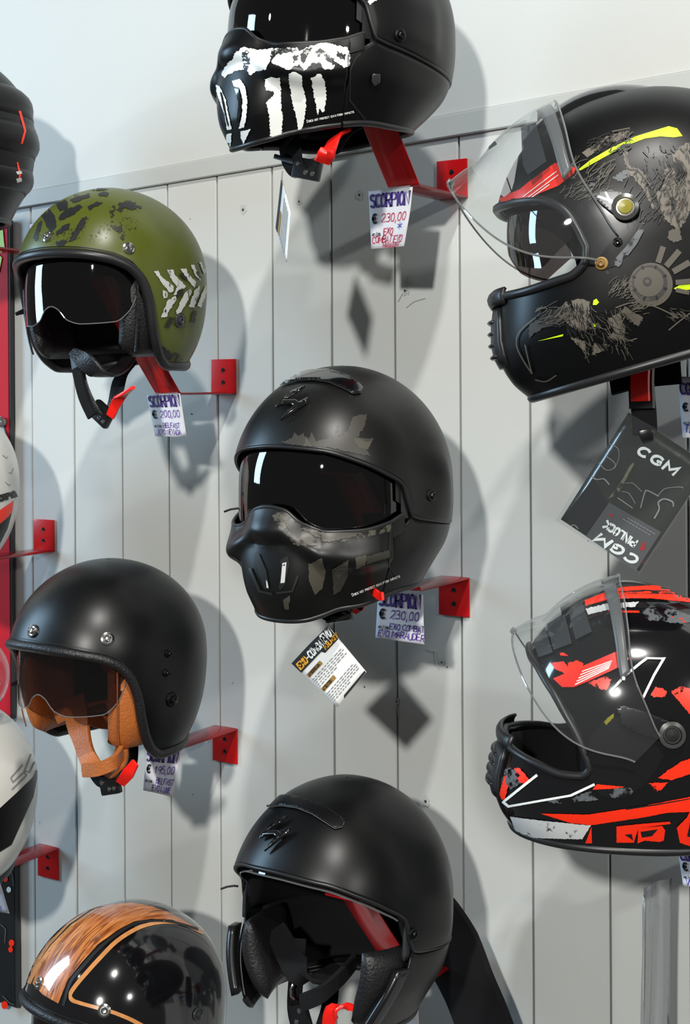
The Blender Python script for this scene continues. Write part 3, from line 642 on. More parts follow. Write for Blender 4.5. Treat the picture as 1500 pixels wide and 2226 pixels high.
# ------------------------------------------------------------------ full-face helmets
FUL = Surf(.142, .124, .142, .165, [(.60, .152, -.026, .124, -.028, .163, -.028), (.74, .165, -.078, .121, -.072, .155, -.070), (.88, .160, -.110, .112, -.106, .138, -.102), (1, .146, -.132, .104, -.130, .125, -.128)], n=2.25)
FTOP = curve([(0, .072), (25, .064), (42, .043), (53, .016), (59, -.006), (63, -.028), (64.5, -.036)])
FLOW = curve([(0, -.026), (20, -.033), (40, -.041), (52, -.047), (60, -.046), (63, -.042), (64.5, -.036)])
FTOP7 = curve([(0, .062), (30, .056), (48, .047), (57, .034), (62, .016), (64, -.004), (64.5, -.010)])
FLOW7 = curve([(0, -.024), (20, -.028), (40, -.032), (54, -.032), (61, -.026), (64, -.016), (64.5, -.010)])
def fullface(name, label, cx, cy, h, yaw, pitch, roll, paint, scale=1, visor_up=45, PIV=(0, .012, -.012), vlow=0, FTOP=FTOP, FLOW=FLOW, PLATE=1, PUP=0, spoiler='gloss', vband='grey', vm='clear', sunvisor=True):
    H = Helmet(name, label, cx, cy, h, yaw, pitch, roll, scale); S = FUL; H.S = S
    ph = phis(dense=[(48, 66, .5)], base=3); am = np.abs(np.degrees(ph))
    t0 = z2t(S, ph, FTOP)
    V, Fs = patch(S, ph, 0, t0, 46); k0 = len(V)
    tl = S.t_of(ph, FLOW(ph)); V2, F2 = patch(S, ph, tl, 1.0, 30)
    V = np.concatenate([V, V2]); Fs = Fs+[tuple(i+k0 for i in f) for f in F2]
    obj('shell', V, Fs, paint, H.t, solid=.005); H.tree = bvh(V, Fs)
    pp = np.radians(np.concatenate([np.linspace(-64.5, 64.5, 100)])); up = [Vector(q) for q in S.pt(S.t_of(pp, FTOP(pp)), pp, .0)]; lo = [Vector(q) for q in S.pt(S.t_of(pp, FLOW(pp)), pp, .0)]
    MB().tube(up[1:]+lo[::-1][1:], .0045, 8, closed=True).build('eyeport_seal', 'rubber', H.t)
    MB().tube(rim(S, ph[:-1], 1.0, -.002), .0050, 8, closed=True).build('neck_edge', 'rubber', H.t)
    p2 = phis(dense=[(48, 66, 2)], base=6); V2, F2 = patch(S, p2, 0, z2t(S, p2, FTOP)-.004, 20, lambda u, p: -.007-.018*min(1, (1-u)*6)**.5*np.clip((180-0*p), 0, 1)); obj('impact_liner', V2, F2, 'fabric', H.t, solid=.004)
    V2, F2 = patch(S, p2, S.t_of(p2, FLOW(p2))+.012, .985, 12, lambda u, p: -.008-.014*(1-abs(2*u-1)**3)); obj('chin_lining', V2, F2, 'fabric', H.t, solid=.004)
    for sg in (1, -1):
        V2, F2 = pad(S, sg*56, sg*105, lambda p: S.t_of(p, np.full(p.shape, .0)), lambda p: S.t_of(p, np.full(p.shape, -.140)), .010, .034); obj('cheek_pad', V2, F2, 'fabric', H.t)
    # base plates of the visor on both sides
    PIV = np.array(PIV)
    for sg in (1, -1):
        a = np.radians(sg*np.linspace(64, 64+36*PLATE, 24)); aa = 64+(np.abs(np.degrees(a))-64)/PLATE
        zt = np.interp(aa, [64, 72, 80, 90, 97, 100], [-.004, .020, .022, .018, .004, -.010]); zb = np.interp(aa, [64, 70, 80, 90, 97, 100], [-.052, -.066, -.066, -.052, -.030, -.018])
        zt = zt+PUP; zb = zb*(.6 if PUP else 1)+PUP*.3; V2, F2 = patch(S, a, S.t_of(a, zt), S.t_of(a, zb), 10, .0012); obj('visor_base_plate', V2, F2, 'plastic', H.t)
    # raised shield
    rot = Matrix.Rotation(-R(visor_up), 3, 'X'); vp = np.radians(np.linspace(-92, 92, 120)); va = np.abs(np.degrees(vp))
    zt = np.interp(va, [0, 30, 50, 62, 75, 85, 92], [.086, .076, .054, .030, .018, .010, -.002]); zb = np.interp(va, [0, 20, 42, 56, 70, 82, 92], [-.034, -.044, -.058, -.062, -.056, -.040, -.022])-vlow
    k = 1
    for _ in range(2):
        zt = np.convolve(np.pad(zt, 4, 'edge'), np.ones(9)/9, 'valid'); zb = np.convolve(np.pad(zb, 4, 'edge'), np.ones(9)/9, 'valid')
    V2, F2 = patch(S, vp, S.t_of(vp, zt), S.t_of(vp, zb), 24, lambda u, p: .010+.003*np.cos(p)); piv = Vector(PIV)
    tf = lambda a: [piv+rot@(Vector(v)-piv) for v in a]
    VV = tf(V2); sh = obj('visor', VV, F2, vm, H.t); H.vtree = bvh([np.array(v) for v in VV], F2); n = len(vp)
    MB().tube(VV[:n], .0010, 6).build('visor_upper_edge', 'clearedge', H.t)
    MB().tube(VV[-n:], .0011, 6).build('visor_lower_edge', 'clearedge', H.t)
    b0 = np.radians(np.linspace(-62, 62, 80)); ztb = np.interp(b0, vp, zt)
    V3, F3 = patch(S, b0, S.t_of(b0, ztb-.004), S.t_of(b0, ztb-.016), 3, lambda u, p: .0085+.003*np.cos(p)); obj('visor_seal_band', tf(V3), F3, vband, H.t, solid=.0015)
    H.tf = tf; H.PIV = piv
    # pull tab in the middle of the lower edge
    c = VV[-n+n//2]; MB().box(c, (.018, .006, .006), rot, .002).build('visor_tab', 'clearedge', H.t)
    # roof scoop
    a = np.radians(np.linspace(-40, 40, 24)); 
    Vs = []; Fq = []; nu = 14; nv = 24
    for j in range(nv+1):
        v = j/nv
        for i in range(nu+1):
            u = i/nu*2-1; y = -.085+.20*v; zt_ = .142*math.sqrt(max(0, 1-((y)/(.150 if y < 0 else .165))**2)); wd = .050*(1-.25*v); x = u*wd
            zz = zt_-.142*(1-math.sqrt(max(0, 1-(x/.124)**2)))
            Vs.append((x, y, zz+.0115*(1-abs(u)**4)*math.sin(math.pi*min(1, v*1.25+.12))**.7*(1 if v < .95 else .6)-.0015))
    for j in range(nv):
        for i in range(nu): Fq.append((j*(nu+1)+i, j*(nu+1)+i+1, (j+1)*(nu+1)+i+1, (j+1)*(nu+1)+i))
    obj('roof_scoop', Vs, Fq, spoiler, H.t)
    H.tree = bvh(np.concatenate([V, np.array(Vs)]), list(Fs)+[tuple(i+len(V) for i in f) for f in Fq])
    # chin vent and breath deflector
    def brow_strip(nm, z0, z1, a1, off, th, m):
        a = np.radians(np.linspace(-a1, a1, 18)); V4, F4 = patch(S, a, S.t_of(a, np.full(18, z0)), S.t_of(a, np.full(18, z1)), 4, lambda u, p: off*(.55+.45*np.sin(math.pi*u))*(1-(p/R(a1))**4*.6)); obj(nm, V4, F4, m, H.t, solid=th)
    brow_strip('chin_vent', -.034, -.094, 16, .0065, .006, 'rubber')
    brow_strip('breath_guard', -.020, -.036, 22, .010, .003, 'rubber')
    for k in range(4): brow_strip('vent_louvre', -.046-.011*k, -.052-.011*k, 12, .0095, .003, 'plastic')
    if sunvisor:
        a = np.radians(np.linspace(-58, 58, 50)); V3, F3 = patch(S, a, S.t_of(a, np.full(50, .060)), S.t_of(a, np.interp(np.abs(np.degrees(a)), [0, 8, 20, 40, 58], [.020, .014, .0, -.012, .005])), 12, -.012); obj('sun_visor', V3, F3, 'smoke3', H.t)
    return H
# ================================================================== the helmets on the wall
H4 = jet('open_face_helmet', 'matt black open-face helmet with tan leather cheek pads and strap', 234, 1416, .235, -4, 0, 0, 'matte', 'tan', 'leather', 'smoke2', visor_low=-.052, scale=.93)
H2 = jet('open_face_helmet', 'olive green open-face helmet with black tyre-track print', 243, 606, .235, 1, 0, 0, 'green', 'leather', 'rubber', 'smoke3', visor_low=-.060, scale=.90)
H6 = jet('open_face_helmet', 'glossy black open-face helmet with a broad wood-grain stripe', 270, 2175, .235, -12, 0, 0, 'gloss', 'leather', 'leather', 'smoke3', scale=.945)
H3 = combat('mask_helmet', 'matt charcoal helmet with slotted chin mask and brown camouflage print', 745, 1050, .235, -3, 0, 0, 'char', scale=.92)
H5 = combat('mask_helmet', 'matt black half-shell helmet without chin mask, red bracket seen inside', 742, 1953, .235, -2, -5, 0, 'matte2', mask=False, brow=.006, scale=.94)
H1 = combat('mask_helmet', 'black mask helmet with white skull-teeth print, at the top', 733, 82, .235, -22, -3, 0, 'matte2', scale=.94)
H7 = fullface('full_face_helmet', 'black full-face helmet with fluorescent yellow streaks and raised clear visor', 1386, 508, .26, -66, 15, 0, 'matte2', scale=1.01, FTOP=FTOP7, FLOW=FLOW7, PLATE=.62, PUP=.016, visor_up=50, PIV=(0, -.022, .033))
H8 = fullface('full_face_helmet', 'red and black full-face helmet with raised clear visor', 1382, 1546, .26, -65, 0, 0, 'gloss', scale=.87, visor_up=43, vlow=.008, sunvisor=False)
H9 = fullface('full_face_helmet', 'black full-face helmet with thin red lines at the left edge, above the olive helmet', -163, 300, .25, -40, 0, 0, 'matte2', scale=.95)
H10 = jet('open_face_helmet', 'white helmet with a red and black lower band at the left edge', -178, 1045, .24, -40, 0, 0, 'whitegloss', 'leather', 'rubber', 'smoke3')
H11 = jet('open_face_helmet', 'white helmet with black lower half and grey outlined letters at the left edge', -140, 1708, .24, -40, 0, 0, 'whitegloss', 'leather', 'rubber', 'smoke3')
bracket(1018, 428, True, 'red bracket holding the skull-teeth helmet')
bracket(515, 855, True, 'red bracket holding the olive green helmet')
bracket(120, 1198, True, 'red bracket with plate on the left, above the tan-leather helmet')
bracket(1022, 1258, False, 'red bracket at the lower right of the camouflage mask helmet')
bracket(518, 1586, False, 'red bracket holding the tan-leather helmet')
bracket(129, 1845, False, 'red bracket above the wood-striped helmet')
# ================================================================== prints and fittings
def inv_y(z): return z
# ---- olive helmet
K = (0, 380, 2.679)
D = H2.decal
for pts, r in (([(240, 215), (285, 195), (320, 240), (330, 300), (300, 345), (270, 300), (245, 245)], 1.3), ([(320, 150), (360, 135), (395, 160), (395, 200), (350, 215), (335, 190)], 1.3),
    ([(340, 250), (370, 215), (455, 175), (480, 185), (430, 235), (350, 270)], 1.5), ([(405, 150), (440, 130), (520, 110), (525, 128), (430, 165)], 1.2), ([(330, 330), (380, 290), (410, 285), (395, 320), (330, 355)], 1.5),
    ([(400, 390), (430, 330), (480, 250), (508, 245), (490, 300), (440, 380)], 1.8), ([(195, 370), (215, 300), (245, 265), (240, 310), (215, 390)], 1.8), ([(420, 115), (475, 90), (470, 110), (425, 128)], 1),
    ([(570, 115), (600, 100), (635, 105), (625, 125), (580, 125)], 1.2), ([(510, 190), (560, 160), (600, 165), (560, 185), (520, 210)], 1.6), ([(490, 85), (560, 78), (640, 85), (600, 92), (520, 95)], .8), ([(325, 395), (370, 380), (400, 390), (345, 425)], 1.6)):
    D('tyre_mark', pts, 'dark', K, rag=r)
D('tyre_mark', [(640, 190), (690, 165), (740, 150), (790, 165), (830, 200), (815, 218), (760, 205), (720, 215), (670, 230), (645, 265), (635, 230)], 'grnscr', K, rag=3)
D('tyre_mark', [(700, 165), (760, 150), (800, 185), (780, 200), (700, 200)], 'dark', K, rag=3)
D('tyre_mark', [(640, 295), (690, 300), (725, 330), (715, 385), (690, 360), (670, 330)], 'grnscr', K, rag=3)
D('speckle', [(520, 330), (600, 290), (720, 240), (820, 260), (800, 320), (700, 330), (560, 395), (510, 390)], 'grnscr2', K, rag=2)
D('speckle', [(200, 380), (250, 330), (340, 330), (460, 300), (520, 240), (470, 390), (350, 420)], 'grnscr2', K, rag=2)
D('tyre_mark', [(880, 1070), (925, 990), (950, 985), (985, 1030), (1060, 1040), (1060, 1080), (960, 1110), (900, 1110)], 'grnscr', K, rag=4)
D('tyre_mark', [(900, 1080), (930, 1000), (960, 1005), (1000, 1060), (940, 1105)], 'dark', K, rag=3)
for pts in ([(895, 560), (918, 558), (935, 590), (960, 610), (1008, 650), (1005, 680), (985, 685), (935, 625)], [(968, 553), (1005, 552), (1020, 590), (1050, 620), (1080, 650), (1060, 668), (1040, 668), (1000, 620)], [(1045, 548), (1078, 545), (1090, 575), (1140, 625), (1128, 660), (1095, 620)],
    [(1108, 525), (1128, 525), (1135, 550), (1168, 590), (1160, 618), (1135, 590)], [(1155, 510), (1168, 508), (1192, 560), (1185, 580)], [(945, 672), (970, 680), (970, 715), (948, 720)], [(935, 830), (970, 735), (1018, 705), (1020, 735), (975, 800), (970, 825)],
    [(1020, 795), (1070, 690), (1110, 655), (1110, 690), (1075, 760), (1050, 800), (1025, 812)], [(1095, 765), (1130, 670), (1158, 645), (1160, 680), (1125, 775)], [(1145, 765), (1165, 700), (1195, 640), (1198, 680), (1165, 775)], [(1005, 700), (1025, 655), (1040, 660), (1020, 700)]):
    D('white_tread_mark', pts, 'wworn', K, rag=1.2)
for pts in ([(950, 890), (985, 825), (1010, 830), (975, 890)], [(1100, 860), (1125, 790), (1142, 790), (1130, 860)], [(1020, 700), (1060, 660), (1060, 690), (1030, 720)], [(1040, 580), (1060, 570), (1090, 610), (1075, 620)], [(1135, 565), (1150, 560), (1170, 600), (1155, 600)], [(1015, 830), (1060, 805), (1075, 850), (1050, 890), (1015, 880)]):
    D('dark_tread_mark', pts, 'dark', K, rag=1.6)
for p in ((105, 515), (279, 540), (37, 540)): H2.snap(*p)
H2.snap(389, 697, .010, m='greydk')
strap_set(H2, [(165, 770, .30), (178, 840, .31), (205, 895, .31), (228, 915, .30)], [(285, 790, .21), (262, 820, .24), (252, 860, .28), (238, 905, .295)],
          [(158, 765, .31, .012), (190, 790, .315, .030), (225, 815, .30, .034), (262, 800, .24, .030), (285, 770, .21, .02)], 'leather', (222, 900, .305, -35, .032), [(240, 905, .31, .013), (258, 868, .315, .015), (288, 843, .325, .009)], w=.022, cloth='leather')
MB().ribbon(spline([H2.loc(166, 800, .315), H2.loc(180, 860, .32), H2.loc(200, 905, .32)], 6), .016, .004, (1, 0, 0)).build('strap_end', 'fabric', H2.t)
# ---- tan-leather helmet
for p in ((72, 1372), (234, 1389), (17, 1374)): H4.snap(*p, r=.0092)
for (x, y, r) in ((365, 1421, .0055), (361, 1463, .0055), (374, 1521, .0105)): H4.snap(x, y, r, m='matte2')
strap_set(H4, [(200, 1655, .302), (207, 1676, .308), (222, 1697, .312), (240, 1705, .31)], [(285, 1620, .22), (282, 1660, .25), (265, 1690, .29), (250, 1702, .30)],
          [(160, 1520, .25, .034), (172, 1580, .29, .034), (190, 1645, .305, .026), (215, 1675, .32, .022), (250, 1668, .325, .024), (262, 1645, .30, .022), (266, 1610, .26, .014)], 'tan', (240, 1706, .315, 15, .030), [(262, 1702, .315, .014), (280, 1680, .32, .017), (294, 1658, .32, .012)], w=.022)
MB().ribbon(spline([H4.loc(182, 1675, .335), H4.loc(215, 1672, .345), H4.loc(250, 1655, .335), H4.loc(264, 1635, .31)], 6), .018, .006, (0, 0, 1)).build('chin_pad', 'tan', H4.t)
MB().ribbon(spline([H4.loc(265, 1570, .20), H4.loc(215, 1568, .22), H4.loc(165, 1545, .25), H4.loc(120, 1560, .27)], 6), .020, .005, (0, 0, 1)).build('inner_strap', 'tan', H4.t)
# ---- wood-striped helmet
K = (0, 1800, 2.679); D = H6.decal
D('wood_stripe', [(190, 905), (215, 820), (270, 740), (350, 640), (450, 540), (560, 470), (650, 445), (760, 435), (880, 455), (980, 490), (1080, 545), (1180, 600), (1120, 575), (1000, 535), (880, 530), (780, 545), (680, 600), (570, 680), (480, 780), (400, 880), (365, 960), (340, 1022), (250, 970)], 'wood', K)
for pts in ([(160, 900), (195, 820), (300, 680), (420, 560), (540, 485), (660, 445), (560, 478), (440, 560), (320, 690), (215, 830), (180, 910)], [(140, 895), (175, 815), (280, 670), (400, 550), (520, 475), (610, 445), (520, 482), (405, 562), (290, 685), (192, 825), (155, 905)]):
    D('thin_wood_stripe', pts, 'woodlight', K)
ed_ = [(1180, 610), (1080, 565), (980, 550), (880, 560), (790, 590), (680, 660), (580, 760), (490, 860), (440, 920), (412, 965), (420, 1000), (470, 1020), (560, 1045), (650, 1070), (740, 1105), (800, 1135), (900, 1190)]
H6.stroke('wood_outline', ed_, 6.5, 'woodlight', K, curve_n=4)
H6.stroke('border_line', [(1150, 590), (1000, 548), (880, 543), (780, 560), (680, 620), (580, 700), (480, 810), (410, 900), (370, 1030)], 5, 'dark', K, curve_n=4)
for p in ((86, 2137), (227, 2197), (62, 2092)): H6.snap(*p)
H6.snap(430, 2205, .009, m='greydk')

# ---- emblem, vent and lines of the mask helmets
def emblem(H, K, q):
    for pts in ([(360, 328), (372, 308), (405, 290), (470, 290), (482, 302), (535, 275), (527, 295), (470, 335), (388, 394), (430, 345), (462, 320), (440, 308), (400, 312)], [(405, 277), (445, 243), (515, 215), (480, 247), (440, 270), (415, 287)]):
        H.decal('emblem', q(pts), 'gloss', K, step=5, off=.0035, solid=.003)
def topvent(H, K, pts, inner, border, m='gloss'):
    H.decal('top_vent', pts, m, K, off=.0018, solid=.002, step=5)
    H.stroke('vent_border', pts+[pts[0]], 2.0, border, K, off=.0026)
    for p in inner: H.stroke('vent_slot', p, 3.6, 'greydk', K, off=.0024, curve_n=3)
K3 = (460, 760, 2.5)
emblem(H3, K3, lambda p: p)
topvent(H3, K3, [(290, 245), (325, 200), (380, 165), (450, 140), (540, 122), (630, 118), (720, 140), (790, 180), (818, 215), (808, 240), (770, 245), (710, 215), (640, 185), (560, 172), (470, 175), (390, 195), (330, 225)], [[(350, 185), (430, 162)], [(460, 155), (540, 150)], [(600, 150), (680, 170)]], 'greydk')
for pts, m, r in (([(375, 505), (440, 480), (450, 450), (470, 470), (505, 450), (510, 530), (480, 520), (420, 515)], 'camo', 1.5), ([(500, 520), (505, 470), (530, 490), (545, 450), (570, 500), (640, 480), (660, 485), (688, 400), (690, 480), (740, 440), (770, 365), (845, 350), (830, 420), (790, 480), (880, 485), (840, 540), (860, 580), (800, 570), (650, 535)], 'camo', 1.5),
    ([(770, 490), (800, 480), (830, 500), (870, 500), (850, 545), (800, 530)], 'camo2', 1.5), ([(505, 525), (512, 475), (530, 500), (548, 526)], 'camo2', 1)):
    H3.decal('camouflage_patch', pts, m, K3, rag=r)
MK = dict(tree=H3.mask)
for pts, m, r in (([(330, 905), (400, 870), (500, 905), (620, 925), (740, 915), (860, 905), (980, 950), (960, 1000), (860, 1010), (800, 1040), (680, 1045), (600, 1070), (520, 1070), (450, 1060), (400, 1000), (360, 960)], 'camo3', 2), ([(600, 960), (720, 930), (800, 940), (790, 1010), (700, 1030), (640, 1050), (600, 1040)], 'camo2', 2), ([(400, 930), (480, 925), (490, 1010), (450, 1040)], 'camo', 2),
    ([(525, 1165), (600, 1130), (620, 1200), (600, 1300), (560, 1330), (530, 1260)], 'camo2', 1), ([(655, 1190), (745, 1140), (740, 1230), (700, 1310), (660, 1330)], 'camo', 1), ([(655, 1190), (740, 1150), (735, 1200), (690, 1240)], 'camo2', 1), ([(780, 1130), (840, 1115), (835, 1165), (785, 1190)], 'camo2', 1), ([(840, 1125), (960, 1090), (968, 1125), (840, 1165)], 'camo', 1), ([(390, 1360), (430, 1330), (420, 1410), (400, 1410)], 'camo2', 1)):
    H3.decal('camouflage_patch', pts, m, K3, rag=r, tree=H3.mask if pts[0][1] > 1000 or m != 'camo9' else None, off=.0005+.00004*H3.layer)
for pts in ([(235, 1105), (262, 1110), (300, 1200), (318, 1300), (290, 1300), (255, 1200)], [(375, 1145), (415, 1120), (425, 1160), (405, 1270), (375, 1310), (365, 1290), (385, 1210)]):
    H3.decal('chin_slot', pts, 'dark', K3, tree=H3.mask, off=.0012)
for pts in ([(388, 1160), (410, 1155), (400, 1265), (378, 1268)], [(300, 1250), (308, 1262), (314, 1295), (303, 1292)]):
    H3.decal('slot_grille', pts, 'silver', K3, tree=H3.mask, off=.0016)
H3.stroke('slot_rib', [(470, 1230), (440, 1310), (360, 1320)], 4, 'steel', K3, tree=H3.mask, off=.0022)
H3.stroke('slot_rib', [(215, 1190), (265, 1310), (330, 1325)], 4, 'steel', K3, tree=H3.mask, off=.0022)
H3.text('warning_text', 'Does not protect chin from impacts', 766, 1295, 22, 6, 'white', pen=.14, aspect=.55, gap=.28, off=.0012)
H3.stroke('panel_joint', [(1055, 860), (975, 950), (960, 1100), (965, 1180), (1010, 1240)], 2.6, 'dark', K3, off=.0009)
H3.snap(936, 1077, .0075, m='char')
strap_set(H3, [(700, 1320, .30), (730, 1335, .305), (760, 1325, .30)], [(800, 1270, .25), (785, 1300, .28), (770, 1320, .29)], None, 'fabric', (735, 1328, .30, 12, .034), [(765, 1328, .285, .014), (785, 1310, .288, .018), (797, 1296, .28, .014)])
MB().ribbon(spline([H3.loc(812, 1285, .30), H3.loc(825, 1296, .305), H3.loc(832, 1296, .31)], 4), .010, .003, (0, 0, 1)).build('lever_tip', 'buckle', H3.t)
K5 = (460, 1660, 2.5)
emblem(H5, K5, lambda p: [(x*.92-55, y*1.02+82) for x, y in p])
topvent(H5, K5, [(268, 250), (300, 205), (345, 185), (400, 180), (470, 188), (550, 212), (630, 250), (700, 300), (718, 325), (705, 350), (670, 358), (620, 325), (550, 280), (470, 248), (390, 236), (320, 240)], [[(340, 215), (375, 210)], [(400, 215), (480, 225), (530, 240)], [(540, 250), (600, 265)]], 'grey', m='matte2')
H5.snap(898, 2030, .0072, m='matte2')
strap_set(H5, [(650, 2040, .27), (645, 2110, .28), (640, 2200, .27), (655, 2260, .26)], [(720, 2140, .24), (715, 2190, .26), (700, 2240, .27)],
          [(600, 2020, .26, .028), (650, 2110, .29, .036), (700, 2125, .28, .036), (740, 2105, .25, .030)], 'fabric', (655, 2215, .285, -70, .034), [(712, 2240, .30, .014), (722, 2200, .305, .020), (750, 2188, .30, .010), (770, 2192, .30, .006)], w=.022)
MB().ribbon(spline([H5.loc(655, 2180, .32), H5.loc(700, 2160, .315), H5.loc(745, 2120, .28), H5.loc(770, 2090, .25)], 6), [.004]+[.02]*18, .006, (0, 0, 1)).build('strap_pad', 'fabric', H5.t)
MB().tube([H5.loc(638, 2140, .29), H5.loc(632, 2150, .292), H5.loc(633, 2166, .292), H5.loc(640, 2172, .29)], .0016, 6).build('strap_ring', 'chrome', H5.t)
# ---- skull-teeth helmet
K1 = (440, 0, 2.5); T1 = dict(off=None)
def d1(nm, pts, m, r=1.2, **k): return H1.decal(nm, pts, m, K1, rag=r, off=.0006+.00004*H1.layer, **k)
d1('white_brush_stroke', [(105, 405), (120, 365), (165, 320), (175, 290), (230, 255), (300, 275), (370, 265), (520, 262), (525, 280), (560, 262), (640, 235), (700, 240), (790, 262), (805, 310), (795, 360), (770, 370), (740, 345), (700, 380), (660, 375), (640, 340), (600, 345), (550, 385), (530, 350), (490, 365), (470, 380), (430, 365), (390, 350), (370, 330), (350, 375), (300, 385), (265, 410), (230, 380), (180, 385), (140, 405), (120, 425)], 'white', 2)
for pts in ([(215, 290), (255, 270), (262, 330), (245, 395), (225, 370)], [(370, 270), (520, 262), (515, 280), (400, 300), (372, 340)], [(560, 265), (600, 262), (570, 310), (550, 350), (530, 300)], [(640, 262), (690, 300), (740, 350), (720, 360), (660, 320), (600, 300)], [(730, 280), (780, 300), (770, 330), (730, 310)], [(490, 310), (520, 300), (515, 330), (500, 345)], [(590, 350), (640, 335), (650, 372), (600, 380)]):
    d1('black_scratch', pts, 'wscr', 2.5)
for pts in ([(340, 430), (370, 418), (420, 418), (428, 500), (425, 560), (435, 640), (430, 740), (405, 755), (370, 740), (365, 650), (358, 590), (345, 560), (390, 510), (385, 495), (345, 490)], [(470, 400), (500, 390), (540, 410), (545, 470), (565, 540), (560, 620), (545, 690), (525, 715), (515, 660), (500, 600), (485, 530), (475, 470)], [(590, 420), (640, 400), (665, 440), (672, 500), (665, 600), (650, 610), (640, 590), (625, 625), (615, 560), (605, 500)]):
    d1('white_tooth', pts, 'white', 1.8)
for pts in ([(78, 460), (98, 470), (130, 540), (145, 620), (162, 700), (138, 705), (120, 610), (95, 540), (80, 500)], [(165, 440), (205, 430), (235, 470), (246, 540), (240, 640), (228, 692), (200, 698), (218, 620), (222, 540), (205, 480), (175, 470)], [(135, 730), (162, 722), (158, 790), (130, 810)], [(210, 712), (265, 700), (245, 740), (225, 782), (212, 750)]):
    d1('white_tooth', pts, 'white', 1)
for pts in ([(100, 500), (112, 505), (125, 560), (140, 640), (150, 690), (140, 680), (118, 590)], [(178, 482), (200, 485), (215, 540), (212, 620), (196, 680), (190, 650), (200, 560)]): d1('chin_slot', pts, 'gloss', .5)
H1.text('warning_text', 'Does not protect chin from impacts', 668, 266, 12, 5.6, 'white', pen=.14, aspect=.55, gap=.28)
H1.stroke('panel_joint', [(905, 240), (830, 320), (803, 380), (800, 545), (880, 645)], 2.6, 'dark', K1, off=.0009)
H1.decal('panel_latch', [(918, 400), (955, 402), (955, 445), (925, 465), (912, 440)], 'greydk', K1, off=.0022, solid=.003)
H1.snap(869, 77, .0078, m='matte2')
for pts in ([(140, 60), (160, 20), (200, -5), (215, 0), (170, 40)], [(880, 30), (900, 5), (930, -20), (950, 0), (900, 35)]): d1('white_brush_stroke', pts, 'white', 1.5)
strap_set(H1, [(628, 300, .30), (635, 340, .31), (650, 368, .31), (680, 378, .30)], [(760, 285, .25), (740, 300, .28), (715, 340, .30)], None, 'fabric', (668, 368, .315, -14, .036), [(700, 352, .32, .020), (716, 325, .325, .022), (730, 298, .31, .020), (755, 286, .29, .014)], w=.042)
MB().ribbon([H1.loc(598, 340, .31), H1.loc(640, 352, .315)], .006, .004, (0, 0, 1)).build('strap_end', 'plastic', H1.t)
# ---- yellow-streaked full-face helmet
K7 = (960, 160, 2.715); D = H7.decal
D('yellow_streak', [(795, 578), (880, 510), (1000, 440), (1150, 370), (1340, 312), (1390, 325), (1422, 370), (1370, 378), (1290, 372), (1200, 385), (1080, 430), (950, 500), (830, 568)], 'yellow', K7)
for pts in ([(1370, 1268), (1466, 1210), (1500, 1200), (1500, 1270), (1400, 1282)], [(893, 1365), (897, 1338), (915, 1328), (930, 1350), (915, 1365)], [(890, 1492), (900, 1475), (918, 1476), (912, 1494)], [(570, 1578), (720, 1537), (716, 1549)]): D('yellow_streak', pts, 'yellow', K7)
for pts, m in (([(1065, 420), (1095, 450), (1105, 540), (1170, 570), (1215, 600), (1240, 650), (1290, 700), (1320, 620), (1310, 540), (1255, 490), (1290, 470), (1330, 480), (1380, 470), (1400, 440), (1466, 400), (1520, 400), (1520, 700), (1450, 850), (1400, 930), (1340, 880), (1300, 830), (1240, 790), (1200, 700), (1140, 620), (1100, 600), (1080, 520)], 'taupe2'),
    ([(1225, 495), (1270, 488), (1312, 540), (1310, 620), (1280, 690), (1240, 680), (1215, 600), (1210, 540)], 'dark'), ([(1290, 400), (1320, 380), (1375, 440), (1370, 480), (1310, 470), (1285, 440)], 'dark'), ([(830, 470), (960, 380), (1120, 325), (1090, 380), (980, 420), (860, 500)], 'taupe2'),
    ([(780, 730), (900, 600), (960, 560), (920, 640), (830, 720)], 'greyworn'), ([(1000, 620), (1080, 570), (1140, 600), (1060, 640)], 'greyworn'), ([(730, 1350), (800, 1330), (880, 1340), (870, 1420), (900, 1500), (840, 1520), (770, 1500), (715, 1440)], 'taupe2'),
    ([(980, 1450), (1060, 1400), (1100, 1480), (1060, 1580), (980, 1560), (1020, 1520)], 'taupe2'), ([(520, 1480), (640, 1400), (720, 1380), (720, 1460), (600, 1500), (520, 1560)], 'line'), ([(760, 1550), (860, 1580), (1000, 1600), (940, 1640), (880, 1660), (800, 1600)], 'taupe2'),
    ([(1340, 930), (1400, 910), (1420, 980), (1370, 1000), (1330, 970)], 'taupe'), ([(1080, 1370), (1190, 1440), (1160, 1490), (1060, 1420)], 'taupe')):
    D('fur_artwork', pts, m, K7, rag=2.0)
def circ(cx, cy, r, a0=0, a1=360, n=40, ry=None): return [(cx+r*math.cos(R(a0+(a1-a0)*k/n)), cy+(ry or r)*math.sin(R(a0+(a1-a0)*k/n))) for k in range(n)]
for cx_, cy_, r_, m_, o_ in ((1235, 1245, 128, 'taupe', .0018), (1228, 1235, 104, 'line', .0022), (1222, 1230, 86, 'taupe', .0026), (1213, 1227, 26, 'line', .0030), (1213, 1227, 12, 'taupe', .0034)): D('round_artwork', circ(cx_, cy_, r_), m_, K7, off=o_)
for a_ in range(20, 380, 45): H7.stroke('rim_notch', [(1228+90*math.cos(R(a_)), 1233+90*math.sin(R(a_))), (1228+104*math.cos(R(a_)), 1233+104*math.sin(R(a_)))], 3, 'dark', K7, off=.0030)
